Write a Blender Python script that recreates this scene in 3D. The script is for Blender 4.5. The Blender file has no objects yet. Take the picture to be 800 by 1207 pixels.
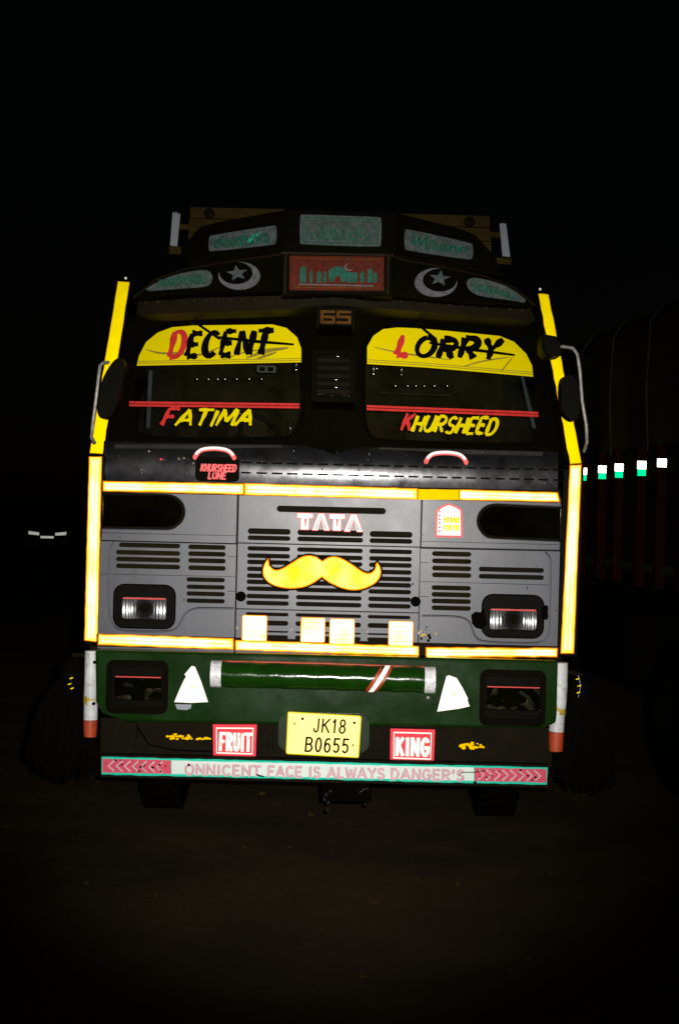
import bpy, bmesh, math, random
from mathutils import Vector, Matrix, noise
from mathutils.geometry import tessellate_polygon

random.seed(7)
R = math.radians
SC = bpy.context.scene
COL = SC.collection

# ------------------------------------------------------------------ camera
D, H, F = 7.2, 1.75, 1676.0          # distance to the cab front, eye height, focal length in photo pixels
ROLL = R(1.35)
cam = bpy.data.objects.new('camera', bpy.data.cameras.new('camera'))
COL.objects.link(cam)
cam.data.sensor_fit = 'VERTICAL'
cam.data.sensor_height = 36.0
cam.data.lens = F / 1207.0 * 36.0
cam.data.clip_start = 0.05
cam.data.clip_end = 3000
cam.matrix_world = Matrix.Translation((0, -D, H)) @ Matrix.Rotation(R(90), 4, 'X') @ Matrix.Rotation(ROLL, 4, 'Z')
SC.camera = cam

# ------------------------------------------------------------------ night sky
world = bpy.data.worlds.new('World')
SC.world = world
world.use_nodes = True
wn, wl = world.node_tree.nodes, world.node_tree.links
bg = wn['Background']
sky = wn.new('ShaderNodeTexSky')
sky.sky_type = 'NISHITA'
sky.sun_disc = False
sky.sun_elevation = R(4)
sky.sun_rotation = R(200)
wl.new(sky.outputs[0], bg.inputs[0])
bg.inputs[1].default_value = 0.0003

# faint moonlight (the night's sun lamp)
moon = bpy.data.objects.new('moon_light', bpy.data.lights.new('moon_light', 'SUN'))
COL.objects.link(moon)
moon.data.energy = 0.01
moon.data.angle = R(0.5)
moon.data.color = (1.0, 0.86, 0.62)
moon.rotation_euler = (R(55), 0, R(-20))

# the photographer's flash gun, beside the lens: the light this picture was taken with
flash = bpy.data.objects.new('camera_flash', bpy.data.lights.new('camera_flash', 'SPOT'))
COL.objects.link(flash)
flash.data.energy = 2500
flash.data.color = (1.0, 0.95, 0.88)
flash.data.shadow_soft_size = 0.035
flash.data.spot_size = R(40)
flash.data.spot_blend = 1.0
FL = Vector((0.09, -D + 0.05, H + 0.06))
flash.location = FL
flash.rotation_euler = (Vector((-0.08, 0, 1.58)) - FL).to_track_quat('-Z', 'Y').to_euler()

SC.view_settings.view_transform = 'Standard'
SC.view_settings.look = 'None'
SC.view_settings.exposure = 0.0
SC.view_settings.gamma = 1.0
SC.view_settings.use_curve_mapping = False
SC.cycles.max_bounces = 6
SC.cycles.transparent_max_bounces = 12
SC.cycles.sample_clamp_indirect = 3.0
SC.cycles.caustics_reflective = False
SC.cycles.use_denoising = True

# ------------------------------------------------------------------ materials
def new_mat(name):
    m = bpy.data.materials.new(name)
    m.use_nodes = True
    return m, m.node_tree.nodes, m.node_tree.links

def paint(name, col, rough=0.5, metal=0.0, var=0.25, scale=6.0, dirt=None, dirt_amt=0.0, bump=0.0, bscale=60.0, coat=0.0, spec=0.5, stretch=None):
    m, n, l = new_mat(name)
    b = n['Principled BSDF']
    b.inputs['Metallic'].default_value = metal
    b.inputs['Coat Weight'].default_value = coat
    b.inputs['Specular IOR Level'].default_value = spec
    tc = n.new('ShaderNodeTexCoord')
    nz = n.new('ShaderNodeTexNoise'); nz.inputs['Scale'].default_value = scale; nz.inputs['Detail'].default_value = 9; nz.inputs['Roughness'].default_value = 0.65
    l.new(tc.outputs['Object'], nz.inputs['Vector'])
    mr = n.new('ShaderNodeMapRange'); mr.inputs['From Min'].default_value = 0.3; mr.inputs['From Max'].default_value = 0.7
    mr.inputs['To Min'].default_value = 1 - var; mr.inputs['To Max'].default_value = 1 + var
    l.new(nz.outputs['Fac'], mr.inputs['Value'])
    mx = n.new('ShaderNodeMix'); mx.data_type = 'RGBA'; mx.blend_type = 'MULTIPLY'; mx.inputs['Factor'].default_value = 1
    mx.inputs[6].default_value = (*col, 1)
    l.new(mr.outputs[0], mx.inputs[7])
    out = mx.outputs[2]
    if dirt:
        n2 = n.new('ShaderNodeTexNoise'); n2.inputs['Scale'].default_value = scale * 1.7; n2.inputs['Detail'].default_value = 12; n2.inputs['Roughness'].default_value = 0.75
        if stretch:
            mp_ = n.new('ShaderNodeMapping'); mp_.inputs['Scale'].default_value = stretch
            l.new(tc.outputs['Object'], mp_.inputs['Vector']); l.new(mp_.outputs[0], n2.inputs['Vector'])
        else: l.new(tc.outputs['Object'], n2.inputs['Vector'])
        r2 = n.new('ShaderNodeMapRange'); r2.inputs['From Min'].default_value = 0.5; r2.inputs['From Max'].default_value = 0.75
        r2.inputs['To Max'].default_value = dirt_amt
        l.new(n2.outputs['Fac'], r2.inputs['Value'])
        m2 = n.new('ShaderNodeMix'); m2.data_type = 'RGBA'; m2.inputs[7].default_value = (*dirt, 1)
        l.new(r2.outputs[0], m2.inputs['Factor']); l.new(out, m2.inputs[6]); out = m2.outputs[2]
    l.new(out, b.inputs['Base Color'])
    rr_ = n.new('ShaderNodeMapRange'); rr_.inputs['To Min'].default_value = max(0.02, rough - 0.12); rr_.inputs['To Max'].default_value = min(1, rough + 0.12)
    l.new(nz.outputs['Fac'], rr_.inputs['Value']); l.new(rr_.outputs[0], b.inputs['Roughness'])
    if bump:
        nb = n.new('ShaderNodeTexNoise'); nb.inputs['Scale'].default_value = bscale; nb.inputs['Detail'].default_value = 6
        l.new(tc.outputs['Object'], nb.inputs['Vector'])
        bp = n.new('ShaderNodeBump'); bp.inputs['Strength'].default_value = bump; bp.inputs['Distance'].default_value = 0.01
        l.new(nb.outputs['Fac'], bp.inputs['Height']); l.new(bp.outputs[0], b.inputs['Normal'])
    return m

def retro(name, col, gain=0.7, rough=0.6, dcol=None, wear=0.25, wscale=25.0, col2=None):
    """Retroreflective sheeting: the lobe is centred on the way the light came (bead and prism film)."""
    m, n, l = new_mat(name)
    n.remove(n['Principled BSDF'])
    out = n['Material Output']
    g = n.new('ShaderNodeNewGeometry')
    gl = n.new('ShaderNodeBsdfGlossy'); gl.distribution = 'GGX'
    gl.inputs['Roughness'].default_value = rough
    l.new(g.outputs['Incoming'], gl.inputs['Normal'])
    df = n.new('ShaderNodeBsdfDiffuse')
    df.inputs['Color'].default_value = (*(dcol or col), 1)
    tc = n.new('ShaderNodeTexCoord')
    nz = n.new('ShaderNodeTexNoise'); nz.inputs['Scale'].default_value = wscale; nz.inputs['Detail'].default_value = 8; nz.inputs['Roughness'].default_value = 0.7
    l.new(tc.outputs['Object'], nz.inputs['Vector'])
    mr = n.new('ShaderNodeMapRange'); mr.inputs['From Min'].default_value = 0.25; mr.inputs['From Max'].default_value = 0.7
    mr.inputs['To Min'].default_value = 1 - wear
    l.new(nz.outputs['Fac'], mr.inputs['Value'])
    mx = n.new('ShaderNodeMix'); mx.data_type = 'RGBA'; mx.blend_type = 'MULTIPLY'; mx.inputs['Factor'].default_value = 1
    mx.inputs[6].default_value = (*col, 1); l.new(mr.outputs[0], mx.inputs[7])
    if col2:
        n3 = n.new('ShaderNodeTexNoise'); n3.inputs['Scale'].default_value = 7; n3.inputs['Detail'].default_value = 3
        l.new(tc.outputs['Object'], n3.inputs['Vector'])
        r3 = n.new('ShaderNodeMapRange'); r3.inputs['From Min'].default_value = 0.38; r3.inputs['From Max'].default_value = 0.62
        l.new(n3.outputs['Fac'], r3.inputs['Value'])
        m3 = n.new('ShaderNodeMix'); m3.data_type = 'RGBA'; m3.inputs[6].default_value = (*col, 1); m3.inputs[7].default_value = (*col2, 1)
        l.new(r3.outputs[0], m3.inputs['Factor']); l.new(m3.outputs[2], mx.inputs[6])
    l.new(mx.outputs[2], gl.inputs['Color'])
    ms = n.new('ShaderNodeMixShader'); ms.inputs[0].default_value = gain
    l.new(df.outputs[0], ms.inputs[1]); l.new(gl.outputs[0], ms.inputs[2])
    l.new(ms.outputs[0], out.inputs[0])
    return m

def glass(name, tint=(0.86, 0.88, 0.84), dirt=0.03):
    m, n, l = new_mat(name)
    n.remove(n['Principled BSDF'])
    out = n['Material Output']
    tr = n.new('ShaderNodeBsdfTransparent'); tr.inputs[0].default_value = (*tint, 1)
    gl = n.new('ShaderNodeBsdfGlossy'); gl.inputs['Roughness'].default_value = 0.03
    fr = n.new('ShaderNodeFresnel'); fr.inputs[0].default_value = 1.5
    ms = n.new('ShaderNodeMixShader')
    l.new(fr.outputs[0], ms.inputs[0]); l.new(tr.outputs[0], ms.inputs[1]); l.new(gl.outputs[0], ms.inputs[2])
    df = n.new('ShaderNodeBsdfDiffuse'); df.inputs[0].default_value = (0.16, 0.13, 0.07, 1)
    tc = n.new('ShaderNodeTexCoord')
    nz = n.new('ShaderNodeTexNoise'); nz.inputs['Scale'].default_value = 5; nz.inputs['Detail'].default_value = 10; nz.inputs['Roughness'].default_value = 0.7
    l.new(tc.outputs['Object'], nz.inputs['Vector'])
    mr = n.new('ShaderNodeMapRange'); mr.inputs['From Min'].default_value = 0.35; mr.inputs['From Max'].default_value = 0.75; mr.inputs['To Max'].default_value = dirt
    l.new(nz.outputs['Fac'], mr.inputs['Value'])
    m2 = n.new('ShaderNodeMixShader')
    l.new(mr.outputs[0], m2.inputs[0]); l.new(ms.outputs[0], m2.inputs[1]); l.new(df.outputs[0], m2.inputs[2])
    l.new(m2.outputs[0], out.inputs[0])
    return m

M = {}
M['grey'] = paint('grey_paint', (0.082, 0.087, 0.106), 0.35, 0, 0.08, 2.0, (0.030, 0.026, 0.022), 0.5, 0.10, 4, spec=0.27, stretch=(1.6, 1.0, 0.35))
M['black'] = paint('black_paint', (0.0024, 0.0018, 0.0004), 0.5, 0, 0.3, 5.0, (0.006, 0.0045, 0.0015), 0.3, spec=0.03)
M['gloss'] = paint('gloss_black', (0.007, 0.006, 0.004), 0.2, 0.0, 0.3, 9.0, (0.02, 0.017, 0.010), 0.5, 0.05, 40, spec=0.35)
M['cowl'] = paint('cowl_enamel', (0.10, 0.10, 0.108), 0.29, 0.9, 0.3, 7.0, (0.008, 0.007, 0.004), 0.9, 0.05, 25)
M['rubber'] = paint('black_rubber', (0.0020, 0.0016, 0.0008), 0.9, 0, 0.3, 12.0, (0.004, 0.003, 0.0015), 0.5, 0.2, 70, spec=0.02)
M['brown'] = paint('brown_visor', (0.0085, 0.006, 0.0018), 0.6, 0, 0.3, 6.0, (0.018, 0.013, 0.005), 0.35, spec=0.1)
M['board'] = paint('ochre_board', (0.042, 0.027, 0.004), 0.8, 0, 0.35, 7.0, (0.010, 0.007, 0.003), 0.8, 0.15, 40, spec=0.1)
M['green'] = paint('green_enamel', (0.0045, 0.025, 0.0015), 0.18, 0, 0.2, 4.0, (0.005, 0.010, 0.002), 0.6, 0.06, 14, 0.0, spec=0.30)
M['green_t'] = paint('green_tube_enamel', (0.006, 0.036, 0.002), 0.16, 0, 0.2, 9.0, (0.006, 0.014, 0.002), 0.6, 0.08, 30, 0.0, spec=0.35)
M['green_d'] = paint('dark_green_enamel', (0.006, 0.020, 0.005), 0.45, 0, 0.2, 4.0, (0.012, 0.012, 0.006), 0.5, spec=0.15)
M['dirtyblack'] = paint('oily_steel', (0.0065, 0.0048, 0.0016), 0.7, 0, 0.5, 9.0, (0.014, 0.010, 0.004), 0.6, 0.2, 50, spec=0.06)
M['chrome'] = paint('chrome', (0.75, 0.75, 0.75), 0.22, 1.0, 0.1, 20)
M['steel'] = paint('worn_tube', (0.34, 0.32, 0.30), 0.45, 0.2, 0.45, 30, (0.02, 0.014, 0.008), 0.9)
M['whitepost'] = paint('white_enamel', (0.62, 0.64, 0.66), 0.5, 0, 0.2, 12, (0.16, 0.12, 0.06), 0.8)
M['ochre'] = paint('ochre_smear', (0.42, 0.30, 0.03), 0.6, 0, 0.5, 30)
M['redpost'] = paint('red_enamel', (0.42, 0.055, 0.012), 0.5, 0, 0.25, 15)
M['orange'] = paint('orange_brown', (0.095, 0.040, 0.006), 0.7, 0, 0.3, 30, spec=.05)
M['stickyel'] = retro('yellow_vinyl', (0.95, 0.78, 0.0), 0.15, 0.8, (0.85, 0.70, 0.0), 0.3, 14)
M['vblack'] = paint('black_vinyl', (0.0028, 0.0021, 0.0007), 0.7, 0, 0.2, 20, spec=0.03)
M['vred'] = paint('red_vinyl', (0.62, 0.025, 0.02), 0.55, 0, 0.2, 20)
M['streak'] = paint('dark_streak', (0.28, 0.22, 0.01), 0.7, 0, 0.4, 60)
M['tape'] = retro('amber_tape', (1.0, 0.56, 0.012), 0.9, 0.57, wear=0.15, wscale=18, col2=(1.0, 0.84, 0.14))
M['tape_hot'] = retro('amber_tape_overexposed', (1.0, 0.68, 0.035), 0.92, 0.54, wear=0.15, wscale=18, col2=(1.0, 0.84, 0.12))  # overexposure under the flash put into the colour
M['tape_pale'] = retro('pale_amber_tape', (1.0, 0.90, 0.20), 0.92, 0.52, wear=0.1, wscale=30, col2=(1.0, 0.95, 0.42))  # blown-out centre of the tape, painted as a paler amber
M['tape_halo'] = retro('orange_tape_halo', (0.9, 0.24, 0.002), 0.5, 0.62, wear=0.3)  # orange glow round the bright tape, painted as a rim colour
M['tape_yel'] = retro('yellow_tape', (1.0, 0.80, 0.0), 0.7, 0.62, wear=0.25, wscale=12)
M['tape_dull'] = retro('dull_amber_tape', (0.85, 0.52, 0.0), 0.3, 0.6, wear=0.3)
M['rwhite'] = retro('white_retro', (1.0, 0.96, 0.90), 0.55, 0.65, wear=0.2)
M['rpink'] = retro('pink_retro', (0.75, 0.13, 0.13), 0.5, 0.6, wear=0.35, wscale=40)
M['rred'] = retro('red_retro', (0.80, 0.055, 0.075), 0.5, 0.6, wear=0.55, wscale=45)
M['rteal'] = retro('teal_retro', (0.02, 0.50, 0.36), 0.4, 0.6, wear=0.4, wscale=40)
M['rpale'] = retro('pale_band', (0.70, 0.80, 0.76), 0.25, 0.65, wear=0.3, wscale=30)
M['rose'] = paint('faded_rose_print', (0.66, 0.43, 0.47), 0.6, 0, 0.2, 40, spec=.05)
M['rosered'] = retro('rose_red_band', (0.70, 0.085, 0.14), 0.3, 0.65, (0.66, 0.10, 0.16), wear=0.6, wscale=45)
M['plate'] = retro('yellow_plate', (1.0, 0.80, 0.30), 0.5, 0.58, (0.95, 0.72, 0.18), wear=0.25, wscale=10)
M['plaque'] = paint('silver_plaque', (0.068, 0.086, 0.085), 0.5, 0.0, 0.45, 30, (0.008, 0.028, 0.024), 0.9, spec=0.15)
M['plaque_w'] = paint('pale_crescent', (0.105, 0.112, 0.122), 0.5, 0.0, 0.35, 30, (0.06, 0.009, 0.009), 0.9, spec=0.15)
M['teal'] = paint('teal_print', (0.006, 0.085, 0.055), 0.5, 0, 0.5, 40, spec=0.2)
M['redplaque'] = paint('red_plaque', (0.085, 0.009, 0.0025), 0.5, 0.0, 0.4, 30, (0.026, 0.032, 0.030), 0.9, spec=0.1)
M['strip'] = retro('silver_marker', (0.5, 0.55, 0.62), 0.15, 0.65, (0.28, 0.30, 0.33), wear=0.7, wscale=30)
M['glass'] = glass('windscreen_glass')
M['lens'] = glass('lamp_lens', (0.95, 0.95, 0.95), 0.0)
M['dlens'] = glass('dark_lamp_lens', (0.45, 0.42, 0.35), 0.02)
M['reflector'] = paint('lamp_reflector', (0.70, 0.72, 0.74), 0.30, 1.0, 0.2, 12)
M['slate'] = paint('slate_rubber', (0.020, 0.019, 0.018), 0.7, 0, 0.4, 10, spec=0.1)
M['fogbowl'] = paint('tarnished_bowl', (0.30, 0.36, 0.46), 0.30, 0.9, 0.5, 14, (0.02, 0.018, 0.014), 0.9)
M['strapw'] = paint('scuffed_white_band', (0.72, 0.72, 0.74), 0.4, 0, 0.3, 40, (0.10, 0.10, 0.10), 0.9)
M['teal2'] = paint('bright_teal_print', (0.02, 0.30, 0.20), 0.3, 0, 0.8, 60)
M['cloth'] = paint('brown_upholstery', (0.013, 0.0095, 0.003), 0.9, 0, 0.4, 10, spec=0.05)
M['seat'] = paint('dark_seat', (0.016, 0.012, 0.006), 0.8, 0, 0.4, 10, spec=0.1)
M['bluecloth'] = paint('blue_grey_curtain', (0.05, 0.065, 0.08), 0.9, 0, 0.4, 10, spec=0.1)
M['hair'] = paint('black_tassel_hair', (0.0025, 0.002, 0.001), 0.9, 0, 0.3, 20, spec=0.03)
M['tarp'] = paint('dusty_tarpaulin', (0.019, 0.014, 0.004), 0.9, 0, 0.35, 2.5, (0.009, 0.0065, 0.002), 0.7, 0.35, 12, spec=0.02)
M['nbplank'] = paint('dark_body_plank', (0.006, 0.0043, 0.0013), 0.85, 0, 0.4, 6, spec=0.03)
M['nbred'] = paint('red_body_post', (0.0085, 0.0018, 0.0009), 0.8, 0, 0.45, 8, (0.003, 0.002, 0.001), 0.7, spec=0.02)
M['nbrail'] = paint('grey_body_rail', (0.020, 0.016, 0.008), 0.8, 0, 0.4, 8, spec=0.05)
M['rwhite_far'] = retro('white_body_marker', (1.0, 0.97, 0.94), 0.9, 0.33, wear=0.1)
M['rgreen_far'] = retro('green_body_marker', (0.0, 0.30, 0.11), 0.8, 0.36, wear=0.2)
M['carpaint'] = paint('dark_car_paint', (0.02, 0.02, 0.02), 0.3, 0, 0.2, 3)
M['rcar'] = retro('car_reflector', (0.34, 0.35, 0.33), 0.9, 0.24, wear=0.5, wscale=6)

def ground_mat():
    m, n, l = new_mat('packed_dirt')
    b = n['Principled BSDF']; b.inputs['Roughness'].default_value = 0.95; b.inputs['Specular IOR Level'].default_value = 0.15
    tc = n.new('ShaderNodeTexCoord')
    a = n.new('ShaderNodeTexNoise'); a.inputs['Scale'].default_value = 0.9; a.inputs['Detail'].default_value = 12; a.inputs['Roughness'].default_value = 0.7
    c = n.new('ShaderNodeTexNoise'); c.inputs['Scale'].default_value = 35; c.inputs['Detail'].default_value = 8; c.inputs['Roughness'].default_value = 0.75
    for q in (a, c): l.new(tc.outputs['Object'], q.inputs['Vector'])
    cr = n.new('ShaderNodeValToRGB')
    cr.color_ramp.elements[0].position = 0.32; cr.color_ramp.elements[0].color = (0.022, 0.0145, 0.0042, 1)
    cr.color_ramp.elements[1].position = 0.68; cr.color_ramp.elements[1].color = (0.056, 0.036, 0.011, 1)
    l.new(a.outputs['Fac'], cr.inputs[0])
    mr = n.new('ShaderNodeMapRange'); mr.inputs['From Min'].default_value = 0.3; mr.inputs['From Max'].default_value = 0.7; mr.inputs['To Min'].default_value = 0.55; mr.inputs['To Max'].default_value = 1.4
    l.new(c.outputs['Fac'], mr.inputs['Value'])
    mx = n.new('ShaderNodeMix'); mx.data_type = 'RGBA'; mx.blend_type = 'MULTIPLY'; mx.inputs['Factor'].default_value = 1
    l.new(cr.outputs[0], mx.inputs[6]); l.new(mr.outputs[0], mx.inputs[7]); l.new(mx.outputs[2], b.inputs['Base Color'])
    bp = n.new('ShaderNodeBump'); bp.inputs['Strength'].default_value = 0.8; bp.inputs['Distance'].default_value = 0.02
    l.new(c.outputs['Fac'], bp.inputs['Height']); l.new(bp.outputs[0], b.inputs['Normal'])
    return m
M['ground'] = ground_mat()
M['stone'] = paint('field_stone', (0.034, 0.024, 0.008), 0.95, 0, 0.5, 8, spec=0.05)

# ------------------------------------------------------------------ geometry helpers
CAM = Vector((0, -D, H))
cr_, sr_ = math.cos(ROLL), math.sin(ROLL)

def ray(x, y):
    dx, dy = x - 400.0, y - 603.5
    return Vector(((dx * cr_ + dy * sr_) / F, 1.0, -(-dx * sr_ + dy * cr_) / F))

def W(x, y, Y):
    return CAM + ray(x, y) * (D + Y)

def vmap(Y0):
    """a vertical plane facing the road at depth Y0"""
    def f(x, y, off=0.0):
        return W(x, y, Y0 - off)
    f.back = Vector((0, 1, 0))
    return f

def pmap(p0, n):
    """a measured plane through p0 whose normal n points to the road"""
    n = Vector(n).normalized()
    def f(x, y, off=0.0):
        d = ray(x, y)
        t = ((p0 - CAM).dot(n) + off) / d.dot(n)
        return CAM + d * t
    f.back = -n
    return f

class MB:
    def __init__(self):
        self.v, self.f, self.m = [], [], []
    def add(self, vs, fs, mi=0):
        b = len(self.v)
        self.v += [tuple(p) for p in vs]
        for q in fs:
            self.f.append(tuple(b + i for i in q)); self.m.append(mi)
        return self
    def plate(self, pts, mp, off=0.0, thick=0.003, holes=(), mi=0):
        loops = [list(pts)] + [list(h) for h in holes]
        tris = tessellate_polygon([[Vector((p[0], p[1], 0)) for p in lp] for lp in loops])
        flat = [p for lp in loops for p in lp]
        n = len(flat)
        fr = [mp(p[0], p[1], off) for p in flat]
        vs = fr + [p + mp.back * thick for p in fr]
        fs = [tuple(t) for t in tris] + [(t[0] + n, t[2] + n, t[1] + n) for t in tris]
        b = 0
        for lp in loops:
            k = len(lp)
            for i in range(k):
                j = (i + 1) % k
                fs.append((b + i, b + j, b + j + n, b + i + n))
            b += k
        return self.add(vs, fs, mi)
    def ribbon(self, pts, w, mp, off=0.0, mi=0, closed=False):
        """flat stroke along pts (photo pixels); w = width or width function of 0..1"""
        n = len(pts)
        L, Rr = [], []
        for i in range(n):
            if closed:
                a, b = pts[i - 1], pts[(i + 1) % n]
            else:
                a, b = pts[max(0, i - 1)], pts[min(n - 1, i + 1)]
            dx, dy = b[0] - a[0], b[1] - a[1]
            q = math.hypot(dx, dy) or 1
            ww = (w(i / (n - 1)) if callable(w) else w) / 2
            nx, ny = -dy / q * ww, dx / q * ww
            L.append(mp(pts[i][0] + nx, pts[i][1] + ny, off)); Rr.append(mp(pts[i][0] - nx, pts[i][1] - ny, off))
        vs = L + Rr
        fs = [(i, (i + 1) % n, (i + 1) % n + n, i + n) for i in range(n if closed else n - 1)]
        return self.add(vs, fs, mi)
    def tube(self, pts, r, seg=10, mi=0, closed=False, caps=True):
        pts = [Vector(p) for p in pts]
        n = len(pts); vs = []; fs = []
        up = None
        for i, p in enumerate(pts):
            if closed: t = pts[(i + 1) % n] - pts[i - 1]
            else: t = pts[min(n - 1, i + 1)] - pts[max(0, i - 1)]
            t.normalize()
            if up is None:
                up = Vector((0, 0, 1)) if abs(t.z) < 0.9 else Vector((0, 1, 0))
            a = t.cross(up).normalized(); up = a.cross(t).normalized()
            rr = r[i] if isinstance(r, (list, tuple)) else r
            for k in range(seg):
                th = 2 * math.pi * k / seg
                vs.append(p + (a * math.cos(th) + up * math.sin(th)) * rr)
        for i in range(n if closed else n - 1):
            j = (i + 1) % n
            for k in range(seg):
                k2 = (k + 1) % seg
                fs.append((i * seg + k, i * seg + k2, j * seg + k2, j * seg + k))
        if caps and not closed:
            fs.append(tuple(range(seg - 1, -1, -1))); fs.append(tuple((n - 1) * seg + k for k in range(seg)))
        return self.add(vs, fs, mi)
    def lathe(self, c, axis, prof, seg=24, mi=0):
        """prof: (distance along axis, radius)"""
        c = Vector(c); ax = Vector(axis).normalized()
        a = ax.orthogonal().normalized(); b = ax.cross(a)
        vs, fs = [], []
        for (h, r) in prof:
            for k in range(seg):
                th = 2 * math.pi * k / seg
                vs.append(c + ax * h + (a * math.cos(th) + b * math.sin(th)) * r)
        for i in range(len(prof) - 1):
            for k in range(seg):
                k2 = (k + 1) % seg
                fs.append((i * seg + k, i * seg + k2, (i + 1) * seg + k2, (i + 1) * seg + k))
        return self.add(vs, fs, mi)
    def box(self, lo, hi, mi=0):
        x0, y0, z0 = lo; x1, y1, z1 = hi
        vs = [(x0, y0, z0), (x1, y0, z0), (x1, y1, z0), (x0, y1, z0), (x0, y0, z1), (x1, y0, z1), (x1, y1, z1), (x0, y1, z1)]
        return self.add(vs, [(0, 3, 2, 1), (4, 5, 6, 7), (0, 1, 5, 4), (1, 2, 6, 5), (2, 3, 7, 6), (3, 0, 4, 7)], mi)
    def build(self, name, mats, parent=None, smooth=None, bevel=0.0, bseg=2, kind=None, label=None):
        me = bpy.data.meshes.new(name)
        me.from_pydata(self.v, [], self.f)
        mats = mats if isinstance(mats, (list, tuple)) else [mats]
        for q in mats: me.materials.append(M[q])
        for p, i in zip(me.polygons, self.m): p.material_index = i
        bm = bmesh.new(); bm.from_mesh(me)
        bmesh.ops.recalc_face_normals(bm, faces=bm.faces)
        bm.to_mesh(me); bm.free()
        if smooth:
            for p in me.polygons: p.use_smooth = True
            me.set_sharp_from_angle(angle=R(smooth))
        o = bpy.data.objects.new(name, me)
        COL.objects.link(o)
        if parent: o.parent = parent
        if bevel:
            md = o.modifiers.new('edge', 'BEVEL'); md.width = bevel; md.segments = bseg; md.limit_method = 'ANGLE'; md.angle_limit = R(35)
            md.harden_normals = False
        if kind: o['kind'] = kind
        if label: o['label'] = label
        return o

def thing(name, loc, label, cat, rz=0.0, group=None):
    o = bpy.data.objects.new(name, None)
    COL.objects.link(o)
    o.location = loc; o.rotation_euler = (0, 0, rz)
    o['label'] = label; o['category'] = cat
    if group: o['group'] = group
    return o

def rr(cx, cy, w, h, r, seg=5, rot=ROLL):
    """rounded rectangle in photo pixels, squared to the lorry"""
    r = min(r, w / 2 - .01, h / 2 - .01)
    out = []
    c, s = math.cos(rot), math.sin(rot)
    for (sx, sy, a0) in ((1, 1, 0), (-1, 1, 90), (-1, -1, 180), (1, -1, 270)):
        for k in range(seg + 1):
            t = R(a0 + 90 * k / seg)
            a = sx * (w / 2 - r) + r * math.cos(t); b = sy * (h / 2 - r) + r * math.sin(t)
            out.append((cx + a * c - b * s, cy + a * s + b * c))
    return out

def disc(cx, cy, rx, ry=None, seg=20):
    ry = ry or rx
    return [(cx + rx * math.cos(2 * math.pi * k / seg), cy + ry * math.sin(2 * math.pi * k / seg)) for k in range(seg)]

def chaikin(p, it=2, closed=True):
    for _ in range(it):
        q = []
        n = len(p)
        if not closed: q.append(p[0])
        for i in range(n if closed else n - 1):
            a, b = p[i], p[(i + 1) % n]
            q.append((a[0] * .75 + b[0] * .25, a[1] * .75 + b[1] * .25)); q.append((a[0] * .25 + b[0] * .75, a[1] * .25 + b[1] * .75))
        if not closed: q.append(p[-1])
        p = q
    return p

def offset_poly(p, d):
    n = len(p); out = []
    area = sum(p[i][0] * p[(i + 1) % n][1] - p[(i + 1) % n][0] * p[i][1] for i in range(n))
    sg = 1 if area > 0 else -1
    for i in range(n):
        a, b, c = p[i - 1], p[i], p[(i + 1) % n]
        e1 = Vector((b[0] - a[0], b[1] - a[1])).normalized(); e2 = Vector((c[0] - b[0], c[1] - b[1])).normalized()
        n1 = Vector((e1.y, -e1.x)) * sg; n2 = Vector((e2.y, -e2.x)) * sg
        m = (n1 + n2)
        if m.length < 1e-6: m = n1.copy()
        m.normalize()
        k = d / max(0.4, m.dot(n1))
        out.append((b[0] + m.x * k, b[1] + m.y * k))
    return out

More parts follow.
